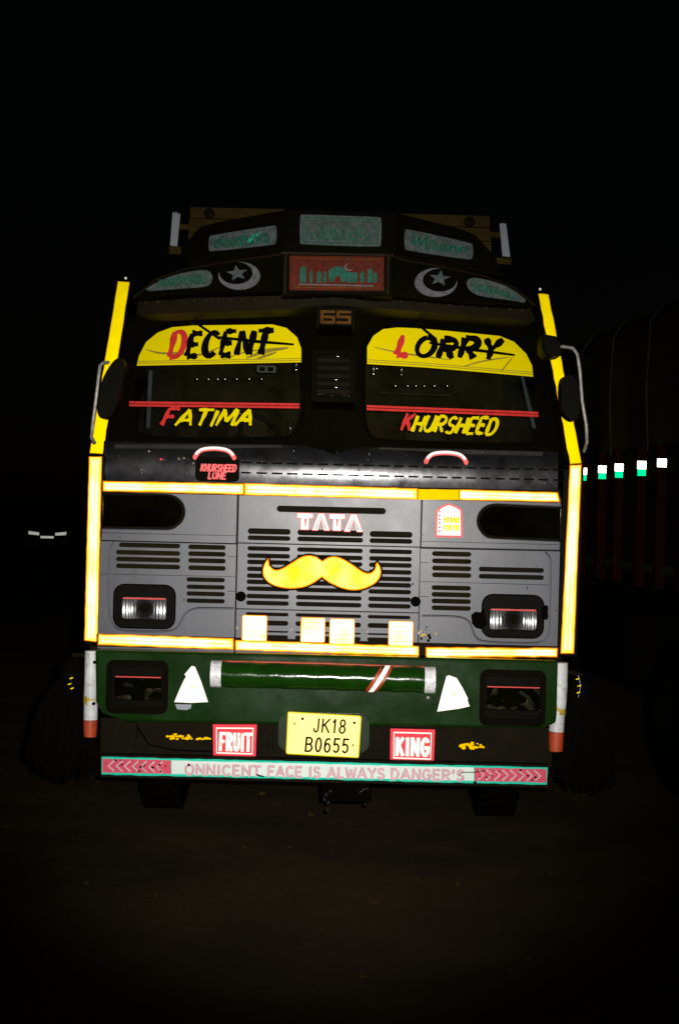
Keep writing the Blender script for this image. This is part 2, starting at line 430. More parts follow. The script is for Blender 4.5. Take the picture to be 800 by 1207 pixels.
# ---- lettering drawn as strokes in a unit cell (y up)
def arc(cx, cy, rx, ry, a0, a1, n=9):
    return [(cx + rx * math.cos(R(a0 + (a1 - a0) * k / n)), cy + ry * math.sin(R(a0 + (a1 - a0) * k / n))) for k in range(n + 1)]
G = {
 'A': (1.0, [[(0, 0), (.5, 1), (1, 0)], [(.2, .34), (.8, .34)]]),
 'B': (.8, [[(.05, 0), (.05, 1)], [(.05, 1), (.5, 1)] + arc(.5, .76, .38, .24, 90, -90) + [(.05, .52)], [(.05, .52), (.5, .52)] + arc(.5, .26, .45, .26, 90, -90) + [(.05, 0)]]),
 'C': (.85, [arc(.52, .5, .5, .5, 45, 315, 14)]),
 'D': (.85, [[(.05, 0), (.05, 1)], [(.05, 1), (.42, 1)] + arc(.42, .5, .52, .5, 90, -90, 12) + [(.05, 0)]]),
 'E': (.75, [[(.95, 1), (.05, 1), (.05, 0), (.95, 0)], [(.05, .52), (.8, .52)]]),
 'F': (.75, [[(.98, 1), (.08, 1), (.05, 0)], [(.05, .52), (.8, .52)]]),
 'G': (.9, [arc(.52, .5, .5, .5, 45, 330, 14) + [(.97, .46), (.6, .46)]]),
 'H': (.85, [[(.06, 0), (.06, 1)], [(.94, 0), (.94, 1)], [(.06, .5), (.94, .5)]]),
 'I': (.3, [[(.5, 0), (.5, 1)]]),
 'J': (.7, [[(.85, 1), (.85, .3)] + arc(.5, .3, .35, .3, 0, -170, 8)]),
 'K': (.85, [[(.06, 0), (.06, 1)], [(.95, 1), (.1, .45)], [(.35, .6), (.98, 0)]]),
 'L': (.7, [[(.1, 1), (.08, 0), (.95, 0)]]),
 'M': (1.1, [[(.03, 0), (.12, 1), (.5, .25), (.88, 1), (.97, 0)]]),
 'N': (.9, [[(.05, 0), (.05, 1), (.95, 0), (.95, 1)]]),
 'O': (.95, [arc(.5, .5, .47, .5, 100, 460, 18)]),
 'R': (.85, [[(.06, 0), (.06, 1)], [(.06, 1), (.5, 1)] + arc(.5, .74, .42, .26, 90, -90) + [(.06, .48)], [(.42, .48), (.95, 0)]]),
 'S': (.8, [arc(.5, .75, .4, .25, 30, 270, 9) + arc(.5, .25, .42, .25, 90, -150, 9)]),
 'sixblock': (.9, [[(.98, 1), (.04, 1), (.04, 0), (.96, 0), (.96, .5), (.04, .5)]]),
 'fiveblock': (.9, [[(.98, 1), (.04, 1), (.04, .54), (.96, .54), (.96, 0), (.02, 0)]]),
 'T': (.85, [[(-.08, 1), (1.08, 1)], [(.5, 1), (.5, 0)]]),
 'U': (.88, [[(.06, 1), (.06, .35)] + arc(.5, .35, .44, .35, 180, 360, 10) + [(.94, 1)]]),
 'W': (1.25, [[(0, 1), (.24, 0), (.5, .8), (.76, 0), (1, 1)]]),
 'Y': (.9, [[(0, 1), (.5, .48), (1, 1)], [(.5, .48), (.5, 0)]]),
 "'": (.2, [[(.5, 1), (.4, .72)]]),
 ' ': (.45, []),
 '0': (.72, [arc(.5, .5, .42, .5, 90, 450, 18)]),
 '1': (.5, [[(.2, .8), (.6, 1), (.6, 0)]]),
 '5': (.72, [[(.9, 1), (.15, 1), (.1, .55)] + arc(.46, .32, .42, .3, 120, -140, 11)]),
 '6': (.72, [[(.82, .96)] + arc(.5, .55, .42, .42, 80, 180, 6) + arc(.5, .31, .42, .31, 180, 540, 14)]),
 '8': (.72, [arc(.5, .76, .36, .24, -90, 270, 14), arc(.5, .26, .43, .26, 90, 450, 14)]),
}
def densify(p, m=0.08):
    out = [p[0]]
    for a, b in zip(p, p[1:]):
        k = max(1, int(math.hypot(b[0] - a[0], b[1] - a[1]) / m))
        out += [(a[0] + (b[0] - a[0]) * i / k, a[1] + (b[1] - a[1]) * i / k) for i in range(1, k + 1)]
    return out

def split_corners(p, lim=38):
    out, cur = [], [p[0]]
    for i in range(1, len(p) - 1):
        cur.append(p[i])
        a = math.atan2(p[i][1] - p[i - 1][1], p[i][0] - p[i - 1][0]); b = math.atan2(p[i + 1][1] - p[i][1], p[i + 1][0] - p[i][0])
        d = abs((b - a + math.pi) % (2 * math.pi) - math.pi)
        if d > R(lim): out.append(cur); cur = [p[i]]
    cur.append(p[-1]); out.append(cur)
    return out

def lettering(mb, s, x0, y0, w, h, sw, mp, off, ang=ROLL, slant=0.0, brush=0.0, gap=0.22, mats=None, grow=None):
    """s from pixel (x0, y0) = left end of the base line, over w pixels, h pixels tall"""
    adv = [G[c][0] for c in s]
    tot = sum(adv) + gap * (len(s) - 1)
    k = w / tot
    pen = 0.0
    c_, s_ = math.cos(ang), math.sin(ang)
    lay = 0
    rnd = random.Random(hash(s) % 1000 if False else len(s) * 37 + ord(s[0][0]))
    for i, ch in enumerate(s):
        hh = h * (grow[i] if grow else 1.0)
        jit = rnd.uniform(-1, 1) * brush * 0.05 * h
        for st in [q for g_ in G[ch][1] for q in split_corners(g_)]:
            st = densify(st)
            if brush: st = chaikin(st, 1, False)
            pts = []
            for (a, b) in st:
                px = (pen + a * adv[i]) * k + slant * b * hh; py = b * hh + jit
                pts.append((x0 + px * c_ + py * s_, y0 + px * s_ - py * c_))
            if brush:
                p1, p2 = rnd.uniform(.85, 1.2), rnd.uniform(.65, .95)
                if rnd.random() < .5: p1, p2 = p2, p1
                ph = rnd.uniform(0, 6)
                wf = (lambda t, p1=p1, p2=p2, ph=ph: sw * ((p1 + (p2 - p1) * t) * (1 + .18 * brush * math.sin(ph + t * 9)) * (1.12 - .5 * abs(t - .5) ** 2)))
            else:
                wf = sw
                # square the ends a little past the stroke
                if len(pts) > 1:
                    for e, f in ((0, 1), (-1, -2)):
                        dx, dy = pts[e][0] - pts[f][0], pts[e][1] - pts[f][1]
                        q = math.hypot(dx, dy) or 1
                        pts[e] = (pts[e][0] + dx / q * sw * .35, pts[e][1] + dy / q * sw * .35)
            mb.ribbon(pts, wf, mp, off + lay * 0.00010, mats[i] if mats else 0)
            lay += 1
        pen += adv[i] + gap
    return mb

# ------------------------------------------------------------------ ground
def axis_steps():
    a = [i * 0.12 for i in range(0, 70)]
    s = 0.14
    while a[-1] < 900:
        a.append(a[-1] + s); s *= 1.16
    return [-q for q in reversed(a[1:])] + a
gx = axis_steps(); gy = [q - 2.0 for q in axis_steps()]
gv, gf = [], []
def gz(x, y):
    d = math.hypot(x, y + 2)
    f = max(0.0, 1 - d / 60)
    z = noise.noise(Vector((x * .5, y * .5, 1.3))) * 0.05 + noise.noise(Vector((x * 2.1, y * 2.1, 5))) * 0.022 + noise.noise(Vector((x * 5.3, y * 5.3, 9))) * 0.010
    # a low heap of dirt thrown up beside the neighbouring lorry
    z += 0.16 * math.exp(-(((x - 2.15) / .5) ** 2 + ((y + .1) / .8) ** 2))
    return z * f - 0.03
for y in gy:
    for x in gx: gv.append((x, y, gz(x, y)))
nx = len(gx)
for j in range(len(gy) - 1):
    for i in range(nx - 1):
        gf.append((j * nx + i, j * nx + i + 1, (j + 1) * nx + i + 1, (j + 1) * nx + i))
mb = MB(); mb.add(gv, gf)
mb.build('ground', 'ground', smooth=180, kind='structure')

# ================================================================== THE LORRY
T = thing('decorated_truck', (0, 0, 0), 'grey painted lorry facing the camera with amber reflective tapes and a yellow moustache', 'truck')
P0 = vmap(0.0)
def B_(mb, name, mat, parent=None, **k):
    return mb.build(name, mat, parent or T, **k)

def tp(a, b):
    """cab-frame pixels (right, down) about the badge centre line -> photo pixels"""
    return (388 + a * cr_ - b * sr_, 680 + a * sr_ + b * cr_)
def inv(x, y):
    dx, dy = x - 388, y - 680
    return (dx * cr_ + dy * sr_, -dx * sr_ + dy * cr_)

# ---- windscreen planes: a split screen, raked and swept back to the sides
apex = W(394, 532, 0.03)
PWL = pmap(apex, (-0.27, -1, 0.27))
PWR = pmap(apex, (0.27, -1, 0.27))

glassL = [(158, 506), (152, 494), (151, 470), (157, 436), (161, 415), (171, 400), (186, 389), (203, 383), (227, 381), (322, 380), (339, 384), (352, 396), (357, 411), (357, 480), (354, 500), (345, 512), (330, 516), (180, 517)]
glassR = [(430, 408), (437, 395), (450, 386), (468, 383), (493, 384), (533, 388), (589, 393), (607, 400), (622, 415), (629, 431), (634, 470), (637, 505), (632, 517), (618, 524), (450, 519), (437, 514), (431, 500), (429, 470)]
fr_out_L = [(122, 537), (124, 500), (147, 372), (394, 358), (394, 537)]
fr_out_R = [(394, 537), (394, 358), (637, 384), (664, 515), (668, 550)]
for nm, go, gl, pm in (('L', fr_out_L, glassL, PWL), ('R', fr_out_R, glassR, PWR)):
    mb = MB().plate(go, pm, 0, 0.05, [gl])
    fr = B_(mb, 'windscreen_frame', 'black', bevel=0.006)
    mb = MB().ribbon(chaikin(offset_poly(gl, 1.2), 1), 4.5, pm, 0.004, closed=True)
    mb.build('rubber_seal', 'rubber', fr)
    mb = MB().plate(offset_poly(gl, 1.0), pm, -0.020, 0.006)
    mb.build('windscreen', 'glass', fr)

# yellow sun strips on the glass
stickL = [(161.5, 431), (164, 419.5), (172.5, 403), (186, 392), (203, 385.7), (227, 383.7), (321, 382.4), (337.5, 386.5), (350, 397.5), (355, 411), (355, 427), (300, 428), (240, 429.5)]
stickR = [(432.6, 429), (432.6, 408.7), (439.7, 396), (451, 388), (468, 386), (493, 387), (532.5, 390.5), (588.7, 396), (605.6, 403), (619.7, 417), (626.7, 431), (628, 444), (560, 438), (500, 433)]
def sun_strip(poly, pm, word, x0, y0, w, h, ang, mats, grow, streaks, hem):
    st = B_(MB().plate(poly, pm, -0.012, 0.0015), 'sun_strip', 'stickyel')
    mb = MB()
    lettering(mb, word, x0, y0, w, h, 6.9, pm, -0.0105, ang, 0.26, 1.1, 0.28, mats, grow)
    mb.build('lettering', ['vred', 'vblack'], st)
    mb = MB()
    for i, (pts, ww) in enumerate(streaks):
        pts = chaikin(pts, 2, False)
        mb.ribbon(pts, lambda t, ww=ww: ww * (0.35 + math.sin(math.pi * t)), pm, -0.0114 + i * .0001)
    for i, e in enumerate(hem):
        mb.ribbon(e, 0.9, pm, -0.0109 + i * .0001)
    mb.build('streak_mark', 'streak', st)  # thin darker strokes and hem lines across the strip
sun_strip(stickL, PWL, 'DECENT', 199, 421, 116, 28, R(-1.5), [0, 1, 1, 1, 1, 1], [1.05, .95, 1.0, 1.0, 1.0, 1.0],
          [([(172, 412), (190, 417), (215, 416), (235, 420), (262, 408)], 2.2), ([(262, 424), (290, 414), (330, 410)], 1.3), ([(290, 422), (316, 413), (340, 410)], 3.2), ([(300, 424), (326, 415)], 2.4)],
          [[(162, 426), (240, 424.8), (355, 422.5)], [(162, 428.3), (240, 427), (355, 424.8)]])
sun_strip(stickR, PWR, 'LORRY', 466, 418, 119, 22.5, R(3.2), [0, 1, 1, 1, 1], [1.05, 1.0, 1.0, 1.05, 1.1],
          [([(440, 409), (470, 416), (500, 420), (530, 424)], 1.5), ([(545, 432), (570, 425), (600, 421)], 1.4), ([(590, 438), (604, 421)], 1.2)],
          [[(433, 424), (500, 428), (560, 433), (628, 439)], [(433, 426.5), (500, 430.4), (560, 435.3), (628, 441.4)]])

# red pinstripes and names
for pm, a, b in ((PWL, (152.5, 476), (353, 478.5)), (PWR, (432, 480.5), (634, 488.5))):
    mb = MB()
    for k, dy in enumerate((-1.8, 1.6)):
        mb.ribbon([(a[0], a[1] + dy), ((a[0] + b[0]) / 2, (a[1] + b[1]) / 2 + dy), (b[0], b[1] + dy)], 2.6, pm, -0.012 + k * .0002)
    B_(mb, 'red_pinstripe', 'vred')
mb = MB(); lettering(mb, 'FATIMA', 190, 501.5, 105, 19.5, 4.0, PWL, -0.0115, R(0.2), 0.46, 0.9, 0.16, [0, 1, 1, 1, 1, 1], [1, .95, .95, .95, .98, .95])
B_(mb, 'name_lettering', ['vred', 'stickyel'], label='brush lettering with a red first letter and yellow rest')
mb = MB(); lettering(mb, 'KHURSHEED', 472, 507.5, 110, 20, 3.7, PWR, -0.0115, R(2.2), 0.34, 0.9, 0.2, [0] + [1] * 8, [1] + [.93] * 8)
B_(mb, 'name_lettering', ['vred', 'stickyel'], label='longer brush lettering with a red first letter and yellow rest')

# wipers hung from above the glass
for pm, piv, el, b0, b1 in ((PWL, (229, 379), (259, 399.5), (254, 397), (346, 406)), (PWR, (493, 383), (514, 400), (506, 404), (606, 418.5))):
    mb = MB(); o1, o2 = 0.045, 0.035
    mb.tube([pm(*piv, 0.0), pm(*piv, o1), pm(*el, o1)], 0.007, 8)
    w = B_(mb, 'wiper', 'rubber', smooth=40)
    mb = MB(); mb.tube([pm(b0[0], b0[1], .008), pm((b0[0] + b1[0]) / 2, (b0[1] + b1[1]) / 2 + .8, .014), pm(b1[0], b1[1], .008)], [0.006, 0.010, 0.006], 6)
    mb.build('wiper_blade', 'rubber', w)
    mb = MB(); mb.lathe(pm(*piv, 0), -pm.back, [(0, 0.0), (0, .022), (.03, .02), (.05, .012), (.05, 0)], 14)
    mb.build('wiper_pivot', 'black', w, smooth=40)

# ---- cab shell: sides, roof, back
mb = MB()
def sideY(p, Y): return Vector((p.x, Y, p.z))
L0, L1, L2 = W(104, 775, .07), PWL(112, 537, -.03), PWL(146, 366, -.03)
R0, R1, R2 = W(672, 785, .07), PWR(676, 550, -.03), PWR(640, 381, -.03)
L3, R3 = W(176, 352, .36), W(612, 360, .36)
YB = 1.75
for a, b, c in ((L0, L1, L2), (R0, R1, R2)):
    mb.add([a, b, sideY(b, YB), sideY(a, YB)], [(0, 1, 2, 3)])
    mb.add([b, c, sideY(c, YB), sideY(b, YB)], [(0, 1, 2, 3)])
mb.add([L2, L3, sideY(L3, YB), sideY(L2, YB)], [(0, 1, 2, 3)])
mb.add([R2, R3, sideY(R3, YB), sideY(R2, YB)], [(0, 1, 2, 3)])
mb.add([L3, R3, sideY(R3, YB), sideY(L3, YB)], [(0, 1, 2, 3)])
mb.add([sideY(q, YB) for q in (L0, L1, L2, L3, R3, R2, R1, R0)], [tuple(range(8))])
mb.add([L0, R0, sideY(R0, YB), sideY(L0, YB)], [(0, 1, 2, 3)])
# brow between the two screens and the roof edge
apx = PWL(394, 356, 0)
mb.add([L2, PWL(394, 356, -.02), L3], [(0, 1, 2)]); mb.add([R2, PWL(394, 356, -.02), R3], [(0, 1, 2)])
mb.add([L3, PWL(394, 356, -.02), R3], [(0, 1, 2)])
B_(mb, 'cab_shell', 'black')

# door glass and handles on the flanks (seen from a step aside)
for s, a, b in ((-1, L1, L2), (1, R1, R2)):
    x0, z0, x1, z1 = a.x, a.z, b.x, b.z
    def q(t, Y): return Vector((x0 + (x1 - x0) * t + s * .012, Y, z0 + (z1 - z0) * t))
    mb = MB(); mb.add([q(.12, .45), q(.88, .62), q(.88, 1.35), q(.12, 1.35)], [(0, 1, 2, 3)])
    dw = B_(mb, 'door_window', 'gloss')
    mb = MB(); mb.tube([q(.08, .42), q(.92, .60), q(.92, 1.38), q(.08, 1.38)], .015, 8, closed=True)
    mb.build('window_frame', 'rubber', dw, smooth=60)
    mb = MB(); mb.tube([(x0 + s * .02, 1.1, z0 - .16), (x0 + s * .055, 1.11, z0 - .16), (x0 + s * .055, 1.26, z0 - .16), (x0 + s * .02, 1.27, z0 - .16)], .01, 8)
    B_(mb, 'door_handle', 'chrome', smooth=50)

# ---- cab interior
dz = W(394, 522, .2).z
mb = MB(); mb.box((-1.02, .42, dz - .40), (0.95, .78, dz - .06))
B_(mb, 'dashboard', 'seat', bevel=.04)
mb = MB()
n = 46
pts = [(-1.02 + 2.0 * i / n, 1.52 + .03 * math.sin(i * 1.9) + .01 * math.sin(i * .7)) for i in range(n + 1)]
vs = [(x, y, 1.2) for x, y in pts] + [(x, y, 2.75) for x, y in pts]
mb.add(vs, [(i, i + 1, i + n + 2, i + n + 1) for i in range(n)])
B_(mb, 'cab_back_lining', 'cloth', smooth=80)
for x, lab in ((-.55, None), (.5, None)):
    mb = MB(); mb.box((x - .27, 1.10, 1.3), (x + .27, 1.28, 2.12))
    st = B_(mb, 'seat_back', 'seat', bevel=.06, bseg=3)
    mb = MB(); mb.box((x - .13, 1.12, 2.14), (x + .13, 1.24, 2.34)); mb.build('headrest', 'seat', st, bevel=.04, bseg=3)
sc_ = Vector((-.56, .70, dz + .02))
mb = MB(); ring = []
ax = Vector((0, -.75, .66)).normalized(); e1 = Vector((1, 0, 0)); e2 = ax.cross(e1)
for k in range(32):
    t = 2 * math.pi * k / 32; ring.append(sc_ + e1 * .22 * math.cos(t) + e2 * .22 * math.sin(t))
mb.tube(ring, .014, 8, closed=True)
for t in (R(200), R(-20), R(90)): mb.tube([sc_, sc_ + e1 * .22 * math.cos(t) + e2 * .22 * math.sin(t)], .012, 6)
mb.lathe(sc_, ax, [(-.02, .0), (-.02, .05), (.02, .045), (.03, 0)], 14)
B_(mb, 'steering_wheel', 'gloss', smooth=60)
# bead garlands strung across behind the glass
for bx, by, ex in (([232.5, 246, 257, 265.5, 279, 294, 308.6], 447, .75), ([466, 480.5, 490, 500, 512, 527], 455, .75)):
    mb = MB(); mb.tube([W(bx[0] - 14, by - 2.5, ex), W(bx[-1] + 10, by - 1.5, ex)], .004, 6)
    g = B_(mb, 'bead_garland', 'cloth')
    for x in bx:
        mb = MB(); c = W(x, by, ex); mb.lathe(c + Vector((0, 0, -.012)), (0, 0, 1), [(0, 0), (.002, .006), (.007, .0105), (.012, .012), (.017, .0105), (.022, .006), (.024, 0)], 12)
        mb.build('bead', 'chrome', g, smooth=180)
for x, y, r, Y in ((349, 436, .014, .35), (444, 434.5, .014, .42), (440, 441, .011, .42), (342, 512, .008, .2), (473, 442, .006, .5)):  # chrome balls added to make bright glints behind the glass
    mb = MB(); c = W(x, y, Y); mb.lathe(c + Vector((0, 0, -r)), (0, 0, 1), [(r - r * math.cos(R(a)), r * math.sin(R(a))) for a in range(0, 181, 18)], 14)
    mb.tube([c, c + Vector((0, .02, .09))], .002, 5)
    B_(mb, 'glint_ball', 'chrome', smooth=180)
mb = MB(); mb.tube([W(448, 463, .7), W(530, 466, .7)], .007, 8); B_(mb, 'grab_bar', 'nbrail', smooth=60)
mb = MB(); mb.plate(rr(314, 435, 22, 8, 2), vmap(.42), 0, .02); tg = B_(mb, 'permit_card', 'plaque')
mb = MB(); mb.plate(rr(309, 435, 7, 5, 1), vmap(.42), .0015, .0015); mb.plate(rr(319, 435.2, 7, 5, 1), vmap(.42), .0015, .0015); mb.build('print', 'vblack', tg)
for pts, Y in (([(613, 442), (617, 442), (632, 505), (627, 505)], .55), ([(175, 436), (180, 436), (177, 505), (172, 505)], .5)):
    mb = MB(); mb.plate(pts, vmap(Y), 0, .03); B_(mb, 'side_curtain', 'bluecloth', bevel=.006)

# ---- middle pillar vent box, number, roof brow
PV = pmap(W(394, 440, -.005), (0, -1, .20))
mb = MB().plate(rr(393, 443, 52, 62, 5), PV, 0, .16, [rr(393, 443, 40, 50, 3)])
vent = B_(mb, 'pillar_vent', 'black', bevel=.004)
mb = MB().plate(rr(393, 443, 48, 58, 3), PV, -.05, .01); mb.build('vent_back', 'dirtyblack', vent)
for k in range(6):
    y = 420 + k * 9.2
    mb = MB(); mb.tube([PV(373, y - .5, -.012), PV(393, y, -.006), PV(413, y + .5, -.012)], .008, 10)
    mb.build('vent_bar', 'black', vent, smooth=70)
    if k in (0, 3, 4):
        mb = MB(); q = 398 if k == 0 else 396; mb.lathe(PV(q, y, .004), (1, 0, .03), [(-.016, 0), (-.013, .005), (.013, .005), (.016, 0)], 8); mb.build('bar_glint', 'chrome', vent, smooth=60)  # chrome bits added to give glints on the vent bars
for x, y in ((374, 466), (379, 465), (391.5, 466.5), (406, 466.5), (412, 467), (399, 422), (346, 530), (435, 534)):
    pm = PV if y < 500 else vmap(.0)
    mb = MB(); mb.lathe(pm(x, y, -.01), (0, -1, .1), [(0, 0.010), (.012, .010), (.02, .006), (.022, 0)], 10)
    B_(mb, 'bolt_head' if y < 500 else 'washer_nozzle', 'chrome', smooth=50)
P65 = pmap(W(394, 373, -.04), (0, -1, .1))
mb = MB().plate(rr(395.5, 373, 46, 22, 4), P65, -.001, .22); nb = B_(mb, 'number_board', 'black', bevel=.004)
mb = MB(); lettering(mb, ('sixblock', 'fiveblock'), 378.5, 379.6, 34, 12.5, 3.2, P65, .0015, ROLL, 0, 0, .22); mb.build('lettering', 'orange', nb)

# ---- brow (hood over the screens) with its row of rivets
VBL = pmap(W(394, 350, -.06), (-.30, -1, .05)); VBR = pmap(W(394, 350, -.06), (.30, -1, .05)); 
browL = [(160, 371), (163, 352), (220, 344.5), (394, 341), (394, 360), (330, 364), (240, 367)]
browR = [(394, 360), (394, 341), (450, 345), (560, 355), (624, 361), (632, 379), (560, 372), (470, 365)]
for poly, pm in ((browL, VBL), (browR, VBR)):
    br = B_(MB().plate(poly, pm, 0, .22), 'sun_visor_hood', 'brown', bevel=.008)
    xs = [172 + k * 14.2 for k in range(15)] if pm is VBL else [416 + k * 14.2 for k in range(15)]
    for x in xs:
        y = 356.5 - (x - 172) * .028 if pm is VBL else 352 + (x - 416) * .068
        mb = MB(); mb.lathe(pm(x, y, 0), -pm.back, [(0, .012), (.006, .012), (.012, .007), (.014, 0)], 8)
        mb.build('rivet', 'nbrail' if random.random() < .6 else 'brown', br, smooth=60)

# ---- visor board, lower tier
VLL = pmap(W(345, 322, -.08), (-.28, -1, .10)); VLR = pmap(W(452, 325, -.08), (.28, -1, .10)); VLC = pmap(W(397, 322, -.10), (0, -1, .10))
tierL = [(157, 350), (166, 343.5), (184, 328.5), (217, 316.5), (258, 309.5), (332, 299), (332, 343), (220, 345.5)]
tierR = [(460, 301), (479, 306), (527.5, 315), (572, 325), (606, 339), (630, 359), (560, 355.5), (460, 347)]
tierC = [(331, 297), (463, 300), (463, 349), (331, 346)]
lt = {}
for k, poly, pm in (('l', tierL, VLL), ('r', tierR, VLR), ('c', tierC, VLC)):
    lt[k] = B_(MB().plate(poly, pm, 0, .12), 'visor_board', 'black', bevel=.006)
    e = poly[:6] if k == 'l' else (poly[:6] if k == 'r' else poly[:2])
    mb = MB(); mb.tube([pm(x, y + .8, .002) for x, y in e], .008, 6); mb.build('visor_trim', 'brown', lt[k], smooth=60)
for x in (336.5, 457.5):
    mb = MB(); mb.tube([VLC(x, 300, .004), VLC(x - 1, 347, .004)], .012, 8); mb.build('visor_trim', 'brown', lt['c'], smooth=60)

def squiggles(mb, box, pm, off, n, hgt, ang, seed, sw=2.2, mi=0, taper=0.0):
    """illegible run of joined pen strokes, as the dim plaques show"""
    rnd = random.Random(seed)
    x0, y0, x1 = box
    c, s = math.cos(ang), math.sin(ang)
    for i in range(n):
        t = (i + .5) / n
        u = (x1 - x0) * t; h = hgt * (1 - taper * t) * rnd.uniform(.75, 1.05); w_ = (x1 - x0) / n
        kind = rnd.choice('nulvo')
        if kind == 'n': p = [(-.4, 0), (-.4, .9), (.0, 1), (.35, .8), (.4, 0)]
        elif kind == 'u': p = [(-.4, 1), (-.4, .2), (0, 0), (.35, .2), (.4, 1)]
        elif kind == 'l': p = [(-.1, 1.15), (-.1, 0), (.45, 0)]
        elif kind == 'v': p = [(-.4, 1), (0, 0), (.4, 1)]
        else: p = [(.4, .5), (.1, 1), (-.3, .7), (-.3, .2), (.1, 0), (.4, .4)]
        p = chaikin(p, 2, False)
        mb.ribbon([(x0 + (u + a * w_) * c + b * h * s, y0 + (u + a * w_) * s - b * h * c) for a, b in p], sw, pm, off + i * .00012, mi)

def plaque(poly, pm, parent, mat, rim=True, thick=.008, ch=1):
    po = B_(MB().plate(chaikin(poly, ch), pm, .008, thick), 'plaque', mat, parent, bevel=.002)
    return po
leafL = [(167, 344), (184, 332.5), (206, 323.5), (231, 318.5), (246, 318), (251, 326), (248, 335), (240, 338.5), (206, 340.5)]
leafR = [(549, 330), (559, 326.5), (581.5, 331.5), (604, 340.5), (625, 358), (595, 352.8), (566, 349.4), (552, 342)]
p = plaque(leafL, VLL, lt['l'], 'plaque')
mb = MB(); squiggles(mb, (186, 338, 243), VLL, .0095, 9, 10, R(-3.5), 3, 1.9, taper=-.35); mb.build('pen_stroke', 'teal', p)
p = plaque(leafR, VLR, lt['r'], 'plaque')
mb = MB(); squiggles(mb, (556, 342, 606), VLR, .0095, 9, 11, R(12), 5, 1.9, taper=.5); mb.build('pen_stroke', 'teal', p)

def star(cx, cy, rx, ry, rot=0.0):
    return [(cx + (1 if k % 2 == 0 else .42) * rx * math.sin(R(36 * k) + rot), cy - (1 if k % 2 == 0 else .42) * ry * math.cos(R(36 * k) + rot)) for k in range(10)]
def crescent(cx, cy, rx, ry, ox, oy, k):
    outer, inner = [], []
    a0 = math.degrees(math.atan2(oy, ox))
    g = 36
    for i in range(33):
        t = R(a0 + g + (360 - 2 * g) * i / 32); outer.append((cx + rx * math.cos(t), cy + ry * math.sin(t)))
    # inner arc through the same tips, shifted toward the opening
    p1, p2 = outer[-1], outer[0]
    for i in range(25):
        t = R(a0 - 52 - (360 - 104) * i / 24)
        inner.append((cx + ox * k * rx + .80 * rx * math.cos(t), cy + oy * k * ry + .80 * ry * math.sin(t)))
    return outer + inner[1:-1]
for (cx, cy, rx, ry, ox, oy, pm, par, sx, sy) in ((282, 325, 24.5, 16.5, -.6, -.75, VLL, lt['l'], 279.5, 322), (513.5, 333, 25, 17, .7, -.65, VLR, lt['r'], 518, 328)):
    mb = MB().plate(crescent(cx, cy, rx, ry, ox, oy, .26), pm, .006, .006); mb.build('crescent', 'plaque_w', par)
    mb = MB().plate(star(sx, sy, 13, 9.5, R(-8 if ox < 0 else 8)), pm, .006, .006); mb.build('star', 'plaque', par)

# red plaque with a domed building between towers
p = plaque([(341, 301), (452.5, 302.6), (452.5, 343), (341, 342)], VLC, lt['c'], 'redplaque', ch=0)
mb = MB()
mb.ribbon([(346, 304.5), (447.5, 306), (447.5, 339.5), (346, 338.5)], 1.3, VLC, .0092, closed=True)
mb.build('plaque_border', 'orange', p)
mb = MB()
def up(x, w, y0, y1): mb.plate([(x - w / 2, y1), (x, y1 - 3), (x + w / 2, y1), (x + w / 2, y0), (x - w / 2, y0)], VLC, .0095, .001)
for x, w, y1 in ((357, 7, 316), (366.5, 4, 321), (376, 5, 322), (383, 4, 322), (427, 5, 322), (436, 6, 319), (442, 4, 323)): up(x, w, 333, y1)
mb.plate([(388, 332)] + [(398 + 11 * math.cos(t), 322 - 8 * math.sin(t)) for t in [math.pi * (1 - k / 10) for k in range(11)]] + [(408, 332), (402, 332), (401, 326), (395, 326), (394, 332)], VLC, .0095, .001)
mb.plate([(409, 333), (409, 321), (421, 321), (421, 333)], VLC, .0095, .001)
mb.build('painted_building', 'teal', p)
mb = MB()
mb.plate(crescent(411, 315, 5, 4.5, .7, -.6, .26), VLC, .0097, .001)
mb.ribbon([(352, 335), (396, 336), (440, 337)], 1.5, VLC, .0095)
mb.build('painted_moon', 'plaque_w', p)

# ---- visor board, upper tier, with three plaques
UY = .18
VUC = pmap(W(401, 270, UY), (0, -1, .12)); VUL = pmap(W(336, 270, UY + .01), (-.25, -1, .12)); VUR = pmap(W(468, 272, UY + .01), (.25, -1, .12))
upL = [(216, 292), (239, 266), (262, 260.5), (337, 247), (337, 300), (262, 309), (222, 316)]
upR = [(466, 250), (545, 270), (560, 276.5), (584, 303), (592, 326), (540, 316), (466, 302)]
upC = [(336, 246.5), (467, 250), (467, 303), (336, 300)]
ut = {}
for k, poly, pm in (('l', upL, VUL), ('c', upC, VUC), ('r', upR, VUR)):
    ut[k] = B_(MB().plate(poly, pm, 0, .10), 'visor_board', 'black', bevel=.006)
p = plaque([(246, 279), (250, 277), (321, 265.6), (326.5, 266), (325.5, 287), (321, 288.5), (248, 296.5), (245.5, 294)], VUL, ut['l'], 'plaque')
mb = MB(); squiggles(mb, (252, 293, 318), VUL, .0095, 10, 12, R(-6), 11, 2.2); mb.build('pen_stroke', 'teal', p)
mb = MB(); mb.plate([(290, 285), (297, 278), (295, 275), (301, 277), (309, 272), (304, 278), (299, 281), (295, 286)], VUL, .0112, .001); mb.build('glossy_tear', 'teal2', p)
p = plaque([(476.5, 270.5), (481, 269.8), (554.5, 286), (557.5, 290), (557.2, 304.5), (552, 306), (480, 295.3), (476.5, 292)], VUR, ut['r'], 'plaque')
mb = MB(); lettering(mb, 'W', 484, 288, 15, 13, 2.6, VUR, .0095, R(9), .15); squiggles(mb, (499, 292.5, 549), VUR, .0105, 8, 11, R(8), 23, 2.3, taper=.25); mb.build('pen_stroke', 'teal', p)
